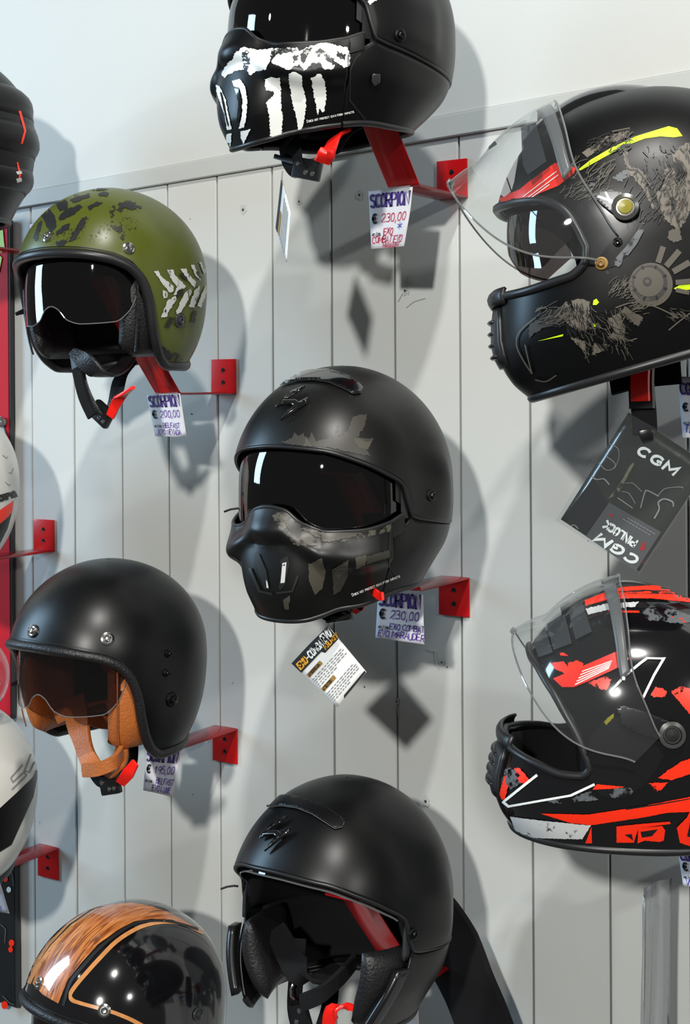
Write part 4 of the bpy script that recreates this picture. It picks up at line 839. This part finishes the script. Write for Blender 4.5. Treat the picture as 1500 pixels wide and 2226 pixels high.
for a, L0, L1, w_ in ((-72, 135, 235, 34), (-50, 140, 260, 36), (-30, 150, 262, 36), (-5, 145, 235, 30), (12, 150, 230, 26)):
    c, s_ = math.cos(R(a)), math.sin(R(a)); D('fin_artwork', [(1235+c*L0-s_*w_/2, 1245+s_*L0+c*w_/2), (1235+c*L0+s_*w_/2, 1245+s_*L0-c*w_/2), (1235+c*L1+s_*w_/2, 1245+s_*L1-c*w_/2), (1235+c*L1-s_*w_/2, 1245+s_*L1+c*w_/2)], 'taupe', K7)
for pts in ([(1030, 1380), (1130, 1350), (1250, 1370), (1390, 1435)], [(540, 1765), (490, 1690), (450, 1600), (470, 1520), (560, 1440)], [(540, 1765), (520, 1690), (500, 1600)], [(1340, 1510), (1400, 1460), (1466, 1410)], [(1065, 430), (1090, 480), (1100, 560), (1160, 575), (1230, 660)], [(1150, 1560), (1080, 1570), (1060, 1480), (1090, 1420)], [(1010, 350), (1060, 340), (1110, 330)], [(560, 1800), (620, 1810), (680, 1775)]):
    H7.stroke('fine_line_artwork', pts, 2.2, 'taupe', K7, curve_n=4)
D('carbon_panel', [(1190, 880), (1215, 890), (1150, 1010), (1050, 1140), (960, 1200), (1000, 1120), (1090, 1020)], 'greyworn', K7)
def hatch(H, K, regions, m, wd=1.1):
    V = []; Fq = []
    for (x0, y0, x1, y1, ang, n, L) in regions:
        for _ in range(n):
            x = random.uniform(x0, x1); y = random.uniform(y0, y1); a = R(ang+random.uniform(-14, 14)); l = L*random.uniform(.5, 1.2); b = random.uniform(-.25, .25)
            pts = [(K[0]+(x+math.cos(a+b*u*2)*l*u)/K[2], K[1]+(y+math.sin(a+b*u*2)*l*u)/K[2]) for u in (0, .33, .66, 1)]
            v, f = stroke_quads(pts, wd*random.uniform(.6, 1.3)); k = len(V); V += v; Fq += [tuple(i+k for i in g) for g in f]
    o = H.lay('engraved_lines', V, Fq, m, .0004+.00004*(H.layer+1)); H.layer += 1
    if o: o['kind'] = 'stuff'
    return o
hatch(H7, K7, [(1100, 560, 1460, 860, 115, 90, 60), (1180, 420, 1466, 700, 60, 60, 45), (740, 1340, 900, 1520, 75, 60, 60), (900, 1380, 1080, 1600, 40, 50, 60), (860, 380, 1100, 480, -25, 40, 60), (560, 1400, 720, 1500, -20, 40, 70)], 'dark', 1.3)
hatch(H7, K7, [(700, 560, 980, 760, -38, 60, 90), (1000, 380, 1110, 420, -60, 20, 40), (560, 1380, 740, 1480, -25, 40, 70), (800, 1360, 1100, 1640, 60, 70, 60), (1100, 1320, 1200, 1420, -30, 30, 60), (980, 1230, 1110, 1330, -50, 40, 60), (1290, 1380, 1440, 1440, 30, 20, 60), (1330, 560, 1466, 840, 110, 40, 60)], 'taupe', 1.0)
def pivot(H, pts_plate, c, r, K, pm='grey'):
    H.decal('pivot_plate', pts_plate, pm, K, off=.0045, solid=.003)
    p, n = H.hit(K[0]+c[0]/K[2], K[1]+c[1]/K[2]); MB().lathe([(r, .004), (r*.98, .0085), (r*.7, .0095), (r*.62, .0075), (r*.35, .0078), (.0001, .0085)], p, n, 26).build('pivot_ring', 'chrome', H.t)
    MB().lathe([(r*.55, .0080), (r*.5, .0098), (.0001, .0105)], p, n, 20).build('pivot_lens', 'yglass' if H is H7 else 'dark', H.t)
pivot(H7, [(918, 745), (930, 715), (960, 705), (1050, 710), (1110, 725), (1145, 770), (1140, 830), (1100, 862), (1050, 865), (1020, 835), (950, 780)], (1085, 795), .0125, K7)
H7.stroke('pivot_rib', [(935, 740), (1010, 765), (1050, 850)], 4, 'chrome', K7, off=.0082); H7.stroke('pivot_rib', [(975, 715), (1000, 770)], 3, 'chrome', K7, off=.0082)
for (x, y, r) in ((945, 1120, .0062), (1040, 995, .0045)): H7.snap(960+x/2.715, 160+y/2.715, r, m='ochre' if y > 1100 else 'plastic')
D('red_sticker', [(360, 745), (410, 720), (480, 690), (540, 640), (680, 540), (740, 545), (797, 570), (790, 600), (700, 670), (600, 710), (500, 770), (460, 815), (410, 805)], 'redfilm', K7, off=.0040, tree=None)
for q in ((500, 735, 690, 590), (520, 745, 700, 610), (540, 745, 650, 665)): H7.stroke('sticker_line', [(q[0], q[1]), (q[2], q[3])], 1.2, 'white', K7, off=.0046)
V7 = dict(tree=H7.vtree)
for pts, m in (([(170, 540), (320, 440), (410, 700), (370, 730), (230, 640)], 'film'), ([(330, 435), (480, 340), (430, 640), (415, 690)], 'film'), ([(470, 320), (560, 300), (620, 520), (510, 600), (480, 540)], 'filmdark'), ([(240, 400), (300, 360), (330, 420), (270, 460)], 'filmdark'), ([(140, 490), (235, 415), (240, 450), (160, 520)], 'filmdark')):
    D('visor_film', pts, m, K7, off=.0006, tree=H7.vtree)
H7.text('visor_print', 'DAYTIME', 960+578/2.715, 160+1010/2.715, 0, 4.4, 'white', pen=.16, off=.003); H7.text('visor_print', 'USE ONLY', 960+572/2.715, 160+1038/2.715, 0, 4.4, 'white', pen=.16, off=.003)
MB().ribbon(spline([H7.loc(1350, 770, .22), H7.loc(1352, 800, .23), H7.loc(1360, 850, .24)], 5), .030, .004, (.3, 1, 0)).build('chin_strap', 'fabric', H7.t)
MB().ribbon(spline([H7.loc(1440, 760, .20), H7.loc(1442, 800, .20), H7.loc(1445, 838, .20)], 5), .036, .004, (.3, 1, 0)).build('chin_strap', 'fabric', H7.t)
MB().ribbon(spline([H7.loc(1397, 770, .25), H7.loc(1396, 850, .26), H7.loc(1400, 900, .26), H7.loc(1402, 945, .26)], 5), .025, .006, (.3, 1, 0)).build('chin_strap', 'fabric', H7.t)
MB().ribbon(spline([H7.loc(1394, 792, .268), H7.loc(1392, 830, .270), H7.loc(1393, 872, .270)], 5), .019, .007, (.36, .93, 0)).build('buckle_button', 'buckle', H7.t)
MB().ribbon([H7.loc(1396, 782, .262), H7.loc(1394, 830, .264), H7.loc(1396, 888, .264)], .026, .008, (.36, .93, 0)).build('buckle', 'plastic', H7.t)
MB().box(H7.loc(1402, 943, .262), (.030, .012, .010), None, .003).build('buckle_tongue', 'plastic', H7.t)
# ---- red and black full-face helmet
K8 = (1040, 1200, 3.18); D = H8.decal
for pts, m, r in (([(850, 290), (980, 245), (1200, 232), (1463, 250), (1530, 258), (1530, 350), (1463, 350), (1200, 322), (1050, 320), (900, 330), (740, 372), (735, 335)], 'fred', .5), ([(1150, 262), (1463, 280), (1530, 290), (1530, 300), (1300, 290), (1050, 290), (960, 275)], 'dark', .5),
    ([(740, 395), (880, 358), (1110, 345), (1085, 380), (920, 395), (760, 435)], 'silver', 1), ([(890, 405), (1110, 408), (1115, 422), (920, 420)], 'fred', .3), ([(1120, 420), (1180, 380), (1300, 375), (1460, 440), (1530, 480), (1530, 560), (1400, 500), (1260, 480), (1160, 470)], 'greyworn', 2.5),
    ([(1320, 450), (1400, 460), (1440, 490), (1340, 480)], 'redworn', 2), ([(500, 770), (590, 755), (625, 800), (620, 850), (540, 815)], 'fred', 1), ([(620, 770), (690, 750), (730, 775), (700, 820), (620, 835)], 'fred', 1.5), ([(565, 700), (590, 697), (625, 720), (570, 718)], 'fred', .5),
    ([(760, 905), (870, 860), (920, 880), (890, 960), (800, 930)], 'redworn', 2), ([(1190, 990), (1220, 935), (1270, 940), (1300, 960), (1290, 1000), (1210, 1005)], 'fred', 1.5), ([(1320, 970), (1400, 930), (1463, 945), (1530, 960), (1530, 1130), (1463, 1125), (1400, 1030)], 'redworn', 1.5), ([(1350, 990), (1420, 960), (1530, 1050), (1530, 1160), (1463, 1125)], 'fred', 1),
    ([(430, 1805), (760, 1812), (1100, 1760), (1463, 1690), (1540, 1680), (1540, 1790), (1300, 1800), (1150, 1830), (950, 1860), (780, 1885), (640, 1870)], 'fred', .4), ([(1020, 1770), (1250, 1735), (1463, 1700), (1463, 1706), (1250, 1745), (1020, 1780)], 'dark', .2),
    ([(740, 2010), (782, 1895), (786, 2010)], 'fred', .3), ([(955, 1893), (1130, 1875), (1320, 1860), (1330, 1875), (1110, 1905), (1090, 1950), (1075, 2005), (955, 2005)], 'fred', .3), ([(1105, 1905), (1270, 1890), (1290, 1920), (1280, 1990), (1250, 2000), (1150, 1990), (1100, 2010)], 'fred', .3),
    ([(1120, 1930), (1240, 1912), (1200, 1960), (1130, 1970)], 'dark', .3), ([(1010, 1950), (1060, 1945), (1070, 1990)], 'dark', .3), ([(1370, 1900), (1440, 1830), (1463, 1780), (1540, 1760), (1540, 2030), (1463, 2030), (1390, 2005)], 'fred', .4), ([(1463, 1850), (1500, 1830), (1500, 1980), (1440, 1960)], 'dark', .4),
    ([(1240, 1560), (1320, 1500), (1400, 1445), (1463, 1425), (1540, 1400), (1540, 1500), (1440, 1540), (1330, 1575)], 'fred', 1), ([(1165, 1600), (1240, 1590), (1310, 1590), (1255, 1645), (1180, 1650)], 'redworn', 1.5), ([(790, 1640), (820, 1603), (1010, 1620), (950, 1632)], 'fred', .3),
    ([(155, 1670), (180, 1560), (205, 1540), (215, 1620), (190, 1705), (165, 1705)], 'fred', 1.5), ([(255, 1490), (300, 1500), (370, 1585), (330, 1605), (285, 1590)], 'redworn', 1.5), ([(180, 1500), (250, 1490), (300, 1600), (230, 1640), (200, 1600)], 'greyworn', 1.5),
    ([(225, 1825), (330, 1838), (420, 1850), (640, 1872), (780, 1885), (720, 1980), (500, 1975), (310, 1965), (270, 1940)], 'silver', .6), ([(890, 1635), (1050, 1625), (1078, 1670), (920, 1700)], 'greyworn', 1.2), ([(440, 1720), (640, 1690), (780, 1650), (830, 1710), (700, 1720), (560, 1735)], 'greyworn', 1.2)):
    D('painted_graphic', pts, m, K8, rag=r)
for pts in ([(408, 1543), (180, 1725), (215, 1755), (440, 1715), (640, 1680), (800, 1605)], [(915, 965), (1010, 860), (1120, 770), (1165, 737), (1280, 740), (1215, 850), (1140, 1003)]):
    H8.stroke('silver_line', pts, 4.0, 'white', K8)
pivot(H8, [(960, 1075), (1000, 1060), (1150, 1100), (1300, 1160), (1400, 1220), (1400, 1290), (1330, 1320), (1200, 1280), (1080, 1240), (980, 1180)], (1332, 1255), .0145, K8, 'plastic')
D('yellow_trace', [(870, 1170), (940, 1110), (930, 1150), (885, 1195)], 'yglass', K8, rag=1)
D('red_sticker', [(530, 880), (740, 790), (960, 695), (1045, 745), (980, 800), (760, 900), (670, 937), (590, 937)], 'redfilm', K8, off=.0040)
for k in range(5): H8.stroke('sticker_line', [(680+k*12, 880-k*22+40), (905+k*5, 770-k*12+40)], 1.6, 'white', K8, off=.0046)
for pts, m in (([(395, 640), (470, 530), (525, 700), (430, 735)], 'filmdark'), ([(485, 510), (605, 440), (655, 640), (530, 685)], 'filmdark'), ([(630, 425), (720, 350), (790, 560), (680, 615)], 'filmdark')):
    D('visor_film', pts, m, K8, off=.0030)
for pts in ([(575, 235), (670, 195), (672, 285), (580, 290)], [(735, 150), (790, 135), (785, 165), (740, 178)]):
    D('visor_print', pts, 'white', K8, off=.0008, tree=H8.vtree)
# ---- helmets cut by the left edge of the picture
K9 = (0, 160, 2.65)
def rear(nm, z0, z1, a1, off, m):
    a = np.radians(np.linspace(180-a1, 180+a1, 22)); V4, F4 = patch(FUL, a, FUL.t_of(a, np.full(22, z0)), FUL.t_of(a, np.full(22, z1)), 6, lambda u, p: off*(.1+.9*np.sin(math.pi*min(1, u*1.15)))*(1-np.abs((p-math.pi)/R(a1))**4)); obj(nm, V4, F4, m, H9.t, solid=.003)
rear('rear_spoiler', .075, .028, 70, .008, 'matte2'); rear('rear_vent', .018, -.030, 50, .006, 'matte2'); rear('rear_diffuser', -.050, -.085, 60, .005, 'matte2')
H9.tree = None
_V = []; _F = []
for _o in H9.t.children:
    if _o.name.split('.')[0] in ('shell', 'rear_spoiler', 'rear_vent', 'rear_diffuser'):
        k = len(_V); _V += [tuple(v.co) for v in _o.data.vertices]; _F += [tuple(i+k for i in p.vertices) for p in _o.data.polygons]
H9.tree = bvh(_V, _F)
for pts in ([(105, 215), (120, 215), (150, 330), (130, 405), (118, 402), (138, 330)], [(95, 510), (104, 510), (120, 585), (106, 630), (100, 628), (108, 585)]): H9.decal('red_line', pts, 'fred', K9, step=4)
for pts in ([(90, 565), (120, 560), (128, 575), (100, 582)], [(92, 605), (122, 600), (125, 620), (98, 628)]): H9.decal('small_badge', pts, 'silver', K9, step=4)
K10 = (0, 960, 3.71)
H10.decal('red_band', [(-200, 640), (0, 550), (110, 475), (100, 560), (60, 610), (0, 660), (-200, 720)], 'fred', K10, step=4)
H10.decal('black_band', [(-200, 720), (0, 662), (60, 612), (95, 570), (60, 700), (0, 820), (-200, 900)], 'matte2', K10, step=4)
H10.text('letters', 'SCORPION', -16, 1094, 16, 12, 'dark', pen=.28, aspect=.5, gap=.2, off=.0008)
for pts in ([(70, 250), (90, 255), (105, 215)], [(40, 325), (70, 355), (80, 340)], [(20, 110), (50, 135), (60, 120)]): H10.stroke('paint_scratch', pts, .9, 'inkgrey', K10)
K11 = (0, 1540, 3.24)
H11.decal('black_lower_half', [(-300, 880), (0, 700), (120, 590), (235, 480), (262, 400), (262, 480), (235, 620), (130, 850), (80, 960), (0, 1010), (-300, 1060)], 'matte2', K11, step=4)
for pts in ([(155, 400), (75, 490), (90, 520), (165, 450), (185, 470), (85, 570)], [(215, 325), (170, 440), (205, 450), (240, 380)]): H11.stroke('outlined_letter', pts, 2.6, 'inkgrey', K11)
# ================================================================== price tags, hang tags, bags, posters
GT = 'white paper price tags'
def price(label, corners, price_, lines, ink='inkviolet', head='SCORPION', h=.138, curl=None, star=False, lineink=None, pw=.2):
    t, at, put, area = card('price_tag', label, 'price tag', corners, h, curl=curl, group=GT)
    put('printed_heading', head, .05, .29, .25, 'inkpurple', aspect=.40, gap=.10, pen=.19, thin=.07, serif=.09)
    put('euro_sign', '€', .07, .56, .17, 'ink', aspect=.70, pen=.20)
    if price_: put('handwritten_price', price_, .30, .55, .16, ink, aspect=.62, gap=.10, pen=.09, jit=.06, shear=.12)
    put('small_print', 'art./cod.', .05, .78, .065, 'ink', aspect=.42, gap=.2, pen=.13)
    for k, (x, y, hh, s) in enumerate(lines): put('handwriting', s, x, y, hh, lineink or ink, aspect=.56, gap=.12, pen=.12, jit=.09, shear=.15)
    if star: put('handwritten_star', '*', .72, .70, .14, 'inkblue', aspect=.9, pen=.09)
    area('tape', [(.28, -.02), (.95, -.03), (.93, .10), (.32, .11)], 'film', .0007)
    return t
price('price tag of 230 euros in red ink with a blue star, top centre', [(801, 416), (897, 406), (884, 536), (807, 541)], '230,00', [(.36, .77, .12, 'EXO'), (.05, .91, .13, 'COMBAT EVO'), (.34, 1.0, .09, 'MARAUDER')], 'inkred', curl=lambda u, v: .010*max(0, u+v-1.35), star=True)
price('price tag of 200 euros below the olive green helmet', [(319, 859), (391, 855), (405.5, 951), (337, 948)], '200,00', [(.34, .79, .11, 'BELFAST'), (.15, .94, .11, 'EVO NEVADA')], 'inkviolet')
price('price tag of 230 euros in violet ink below the camouflage mask helmet', [(822, 1286), (919, 1293), (922, 1401), (816, 1386)], '230,00', [(.30, .77, .11, 'EXO COMBAT'), (.06, .94, .12, 'EVO MARAUDER')], 'inkviolet', h=.150)
price('price tag of 195 euros below the tan-leather helmet', [(319, 1627), (393.5, 1629), (377, 1731.5), (311, 1718)], '195,00', [(.40, .78, .12, 'BELFAST'), (.30, .95, .12, 'EVO LUXE')], 'inkviolet', curl=lambda u, v: .004*max(0, u+v-1.4))
price('price tag cut by the bottom edge, below the half-shell helmet', [(818, 2148), (908, 2158), (911, 2262), (813, 2250)], '200,00', [(.40, .78, .12, 'EXO'), (.10, .93, .12, 'COMBAT')], 'inkviolet')
price('price tag at the right edge beside the dark packet', [(1473, 818), (1568, 822), (1580, 955), (1484, 951)], '200,00', [(.06, .92, .17, 'TAGO')], 'inkblue', head='CGM', h=.150)
price('price tag at the right edge below the red and black helmet', [(1473, 1846), (1562, 1852), (1578, 1940), (1485, 1925)], '180,00', [(.06, .96, .20, 'VAL')], 'inkblue', head='CGM', h=.150)
price('price tag at the left edge beside the dark poster', [(-78, 1888), (-8, 1893), (20, 1986), (-52, 1975)], '150,00', [(.30, .80, .11, 'SE'), (.55, .97, .12, 'PON')], 'inkviolet', h=.12)

# hang tag turned to the viewer
t, at, put, area = card('hang_tag', 'white and black paper hang tag below the camouflage mask helmet', 'label', [(634, 1442), (713, 1361), (796, 1461), (733, 1537)], .30, m='card', th=.0008)
area('black_header', [(0, 0), (.02, .0), (.5, -.01), (1, 0), (1, .28), (.62, .28), (.58, .22), (.0, .22)], 'ink')
put('orange_title', 'EXO', .05, .18, .12, 'orange', aspect=.5, gap=.14, pen=.19, shear=.15); put('white_title', '-COMBAT', .27, .18, .13, 'white', aspect=.42, gap=.14, pen=.17, shear=.15)
put('white_title', 'EVO', .75, .16, .15, 'white', aspect=.36, gap=.14, pen=.17, shear=.15); put('ochre_title', 'HELMET', .68, .25, .07, 'orange', aspect=.7, gap=.14, pen=.26, shear=.15)
area('ochre_box', [(.04, .30), (.44, .30), (.44, .37), (.04, .37)], 'ochre'); put('box_text', 'AVVERTENZA', .07, .36, .05, 'ink', aspect=.5, gap=.14, pen=.22)
area('ochre_box', [(.04, .62), (.44, .62), (.44, .69), (.04, .69)], 'ochre'); put('box_text', 'ATTENTION', .07, .68, .05, 'ink', aspect=.5, gap=.14, pen=.22)
for k in range(5):
    for (y0) in (.42, .74):
        x = .05; 
        while x < .90-.1*(k == 4)*3:
            l = random.uniform(.04, .12); area('text_line', [(x, y0+k*.038), (min(.95, x+l), y0+k*.038), (min(.95, x+l), y0+k*.038+.016), (x, y0+k*.038+.016)], 'inkgrey'); x += l+.022
area('dark_footer', [(0.3, .965), (1, .965), (1, 1), (.25, 1)], 'ink')
tb = MB().tube([P(716, 1336, .30), P(714, 1350, .301), P(714, 1372, .302)], .0009, 6); tb.build('thread', 'thread', t, local=t)
# hang tag seen almost edge-on
t, at, put, area = card('hang_tag', 'white hang tag seen edge-on below the skull-teeth helmet', 'label', [(600, 495), (612, 388), (630.5, 462), (622, 570)], .30, m='card', th=.0008, hs=[.29, .30, .335, .325])
area('black_header', [(0, 0), (1, 0), (1, .16), (0, .16)], 'ink'); area('ochre_box', [(.05, .2), (.5, .2), (.5, .34), (.05, .34)], 'ochre')
for k in range(4): area('text_line', [(.05, .42+k*.12), (.9, .42+k*.12), (.9, .46+k*.12), (.05, .46+k*.12)], 'inkgrey')
MB().tube([P(614, 372, .31), P(612, 392, .305)], .0008, 6).build('thread', 'thread', t, local=t)
# packet with the visor insert, hung upside down
q = [(1366, 897), (1541, 1012), (1389, 1242), (1219, 1129)]
t, at, put, area = card('packet', 'dark plastic packet with a visor insert, hanging upside down below the yellow-streaked helmet', 'packet', q, .262, m='bagcard', th=.002)
def uv(x, y):  # packet crop coordinates -> card units
    X, Y = 1200+x/5-q[0][0], 860+y/5-q[0][1]; a = (q[1][0]-q[0][0], q[1][1]-q[0][1]); b = (q[3][0]-q[0][0], q[3][1]-q[0][1]); d = a[0]*b[1]-a[1]*b[0]
    return (X*b[1]-Y*b[0])/d, (a[0]*Y-a[1]*X)/d
def area2(nm, pts, ink, off=.0008): return area(nm, [uv(*p) for p in pts], ink, off)
area2('grey_panel', [(385, 1535), (640, 1160), (1210, 1480), (940, 1915)], 'bagcard2')
area2('dark_panel', [(150, 1300), (450, 900), (620, 1180), (400, 1510)], 'dark')
def txt2(nm, s, x, y, ang, h, ink, **k):
    V2, F2, _ = write(s, 0, 0, h, **k); c, sn = math.cos(R(ang)), math.sin(R(ang))
    obj(nm, [at(*uv(x+p[0]*c-p[1]*sn, y-(p[0]*sn+p[1]*c)), .0014) for p in V2], F2, ink, t, smooth=False)
txt2('brand_lettering', 'CGM', 985, 1775, 148, 95, 'white', aspect=1.25, gap=.62, pen=.26, shear=.4)
txt2('pinlock_lettering', 'PINLOCK', 960, 1580, 147, 82, 'white', aspect=.62, gap=.16, pen=.24)
txt2('brand_lettering', 'CGM', 935, 620, -31, 92, 'white', aspect=1.2, gap=.6, pen=.26, shear=.25)
area2('red_mark', [(980, 1680), (1020, 1590), (1040, 1600), (1030, 1640), (1050, 1655), (1010, 1690)], 'frd2', .0012); area2('red_mark', [(640, 1300), (660, 1280), (690, 1305), (675, 1320)], 'frd2', .0012)
for k in range(2):
    a = (845-60*k, 1320+0*k); 
    for j in range(9): area2('text_line', [(850+34*j-50*k, 1325+20*j+12*k), (876+34*j-50*k, 1341+20*j+12*k), (872+34*j-50*k, 1349+20*j+12*k), (846+34*j-50*k, 1333+20*j+12*k)], 'inkgrey', .0012)
def st2(nm, pts, wd, ink):
    sp = [(v.x, v.y) for v in spline([Vector((x, y, 0)) for x, y in pts], 5)]; V2, F2 = stroke_quads(sp, wd); obj(nm, [at(*uv(p[0], p[1]), .0013) for p in V2], F2, ink, t, smooth=False)
for pts, wd in (([(990, 1215), (1030, 1060), (1060, 1030), (1180, 1090)], 10), ([(1180, 1080), (1250, 1010), (1400, 990), (1440, 1000)], 6), ([(1140, 1330), (1190, 1230), (1180, 1160), (1240, 1120), (1330, 1150), (1340, 1200)], 12), ([(740, 1110), (900, 1220)], 8), ([(640, 520), (730, 570), (740, 680), (700, 780)], 5), ([(520, 720), (600, 800), (680, 790), (700, 730), (600, 650)], 6), ([(440, 870), (500, 905), (580, 900), (640, 960)], 10), ([(780, 1040), (860, 1060), (930, 1170)], 5), ([(820, 950), (900, 950), (1000, 1040)], 5), ([(220, 1415), (260, 1410), (300, 1450)], 8)):
    st2('moulded_line', pts, wd, 'inkgrey')
area2('painted_reflection', [(900, 715), (850, 780), (790, 900), (700, 1030), (620, 1130), (700, 1110), (780, 1010), (840, 880), (915, 740)], 'ochre_refl', .0012)  # reflection on the glossy packet, painted as a flat yellowish patch
qb = [(1352, 890), (1552, 1002), (1392, 1248), (1208, 1132)]
W = [P(*c, .2655) for c in qb]; o = obj('clear_bag', [t.matrix_basis.inverted()@w_ for w_ in W], [(0, 1, 2, 3)], 'bag', t, smooth=False)
# milky plastic sheet, bottom right
t, at, put, area = card('plastic_sleeve', 'milky clear plastic sleeve hanging at the bottom right', 'plastic sleeve', [(1404, 1955), (1462, 1908), (1461, 2262), (1398, 2262)], .10, m='sheet', th=.0012, curl=lambda u, v: .012*math.sin(u*math.pi)+.002*math.sin(u*19+v*2), hs=[.19, .06, .06, .19])
area('folded_edge', [(.0, 0), (.09, -.01), (.11, 1), (0, 1)], 'card', .0012)
put('lettering', 'CGM', .62, .97, .5, 'card', aspect=.5, pen=.16, shear=.3) if 0 else None
for k in range(6): area('crease', [(.2+.12*k, .05), (.21+.12*k, .05), (.215+.12*k+.03*math.sin(k), .97), (.2+.12*k+.03*math.sin(k), .97)], 'film', .001)

# posters at the left edge
def poster(label, px0, px1, y0, y1, m, h=.012):
    a = P(px1, y0, h); b = P(px1, y1, h); x0 = P(px0, (y0+y1)/2, h).x
    c = Vector(((x0+a.x)/2, -h/2, b.z)); t = thing('poster', label, 'poster', c)
    zc = (a.z+b.z)/2
    MB().box(Vector(((x0+a.x)/2, -h/2-.001, zc))-c, (a.x-x0, h-.004, a.z-b.z), bev=.001).build('frame', 'greydk', t)
    MB().box(Vector(((x0+a.x)/2-.0015, -h+.0005, zc))-c, (a.x-x0-.006, .001, a.z-b.z-.006)).build('print', m, t)
    return t, c
t, c = poster('red poster at the left edge', -420, 20, 478, 1562, 'posterred')
def flat(t, c, nm, pts, m, h): return obj(nm, [P(x, y, h)-c for x, y in pts], [tuple(range(len(pts)))], m, t, smooth=False)
flat(t, c, 'lime_shape', [(-90, 495), (-5, 490), (6, 500), (10, 540), (-4, 548), (-90, 548)], 'lime', .0135)
flat(t, c, 'lime_shape', [(-90, 552), (-4, 552), (4, 560), (-2, 592), (-90, 590)], 'lime', .0135)
flat(t, c, 'white_corner', [(-100, 880), (2, 905), (17, 958), (17, 1010), (-100, 1010)], 'postergrey', .0135)
flat(t, c, 'black_line', [(0, 905), (5, 910), (17, 950), (17, 958)], 'ink', .0137)
t, c = poster('dark poster with red and white spots at the left edge, below the white helmets', -420, 34, 1800, 2192, 'posterdark')
for (x, y, r, m) in ((6, 1901, 5, 'white'), (12, 1911, 5, 'fred'), (19, 1934, 5, 'white'), (25, 1885, 3, 'white'), (25, 2050, 6, 'fred'), (23, 2064, 5, 'fred'), (10, 2185, 7, 'fred'), (8, 1960, 3, 'grey')):
    flat(t, c, 'printed_spot', circ(x, y, r, n=12, ry=r*1.3), m, .0135)
for pts in ([(18, 1880), (26, 1900), (29, 1925)], [(2, 2010), (12, 2020), (10, 2050)], [(6, 2165), (20, 2180), (30, 2184)]):
    V2, F2 = stroke_quads(pts, 1.4); obj('printed_line', [P(v.x, v.y, .0136)-c for v in V2], F2, 'grey', t, smooth=False)
k = tag(MB().lathe([(.0001, .026), (.004, .0255), (.0075, .022), (.0085, .018), (.0075, .013), (.004, .010), (.003, .0)], P(22, 917, .0), (0, -1, 0), 24).build('mounting_knob', 'clearedge'), 'small clear knob at the edge of the red poster', 'knob')
# brackets whose plates lie outside the picture or behind helmets
bracket(112, 551, True, 'red bracket at the left edge beside the olive helmet, nearly hidden')
bracket(1690, 850, True, 'red bracket at the right edge below the yellow-streaked helmet', rise=.13)
bracket(1690, 1838, True, 'red bracket holding the red and black helmet', rise=.12)
bracket(1030, 2066, False, 'red bracket behind the half-shell helmet at the bottom')
# black cloth behind the half-shell helmet
pts = spline([P(935, 1960, .050), P(968, 2030, .055), P(1003, 2110, .06), P(1038, 2190, .06), P(1075, 2290, .06)], 6)
cb = MB().ribbon([p-pts[0] for p in pts], [.05, .058, .064, .068, .072, .075, .078, .080]+[.082]*(len(pts)-8), .012, (1, 0, -.35)).build('padded_cloth', 'fabric'); cb.location = pts[0]
tag(cb, 'black padded cloth band hanging behind the half-shell helmet', 'cloth band')
# clear visor of a helmet cut by the left edge
t = thing('visor', 'clear curved visor at the left edge between the two white helmets', 'visor', P(-70, 1470, .24))
def bub(r, a0, a1, e0, e1, n=20):
    V = [Vector((r*math.cos(R(e0+(e1-e0)*j/n))*math.cos(R(a0+(a1-a0)*i/n)), -r*math.cos(R(e0+(e1-e0)*j/n))*math.sin(R(a0+(a1-a0)*i/n)), r*1.05*math.sin(R(e0+(e1-e0)*j/n)))) for j in range(n+1) for i in range(n+1)]
    return V, [(j*(n+1)+i, j*(n+1)+i+1, (j+1)*(n+1)+i+1, (j+1)*(n+1)+i) for j in range(n) for i in range(n)]
V, Fs = bub(.056, -60, 150, -38, 70); obj('shield', V, Fs, 'clear', t, solid=.002)
MB().tube(V[:21], .0018, 6).build('rim', 'clearedge', t); MB().tube(V[-21:], .0012, 6).build('rim', 'clearedge', t)
V, Fs = bub(.047, -60, 150, -80, -12); obj('inner_shell', V, Fs, 'gloss', t)
MB().tube([Vector((.035, -.048, .03)), Vector((.047, -.035, .005)), Vector((.045, -.036, -.03))], .003, 6).build('pivot_arm', 'silver' if 0 else 'chrome', t)
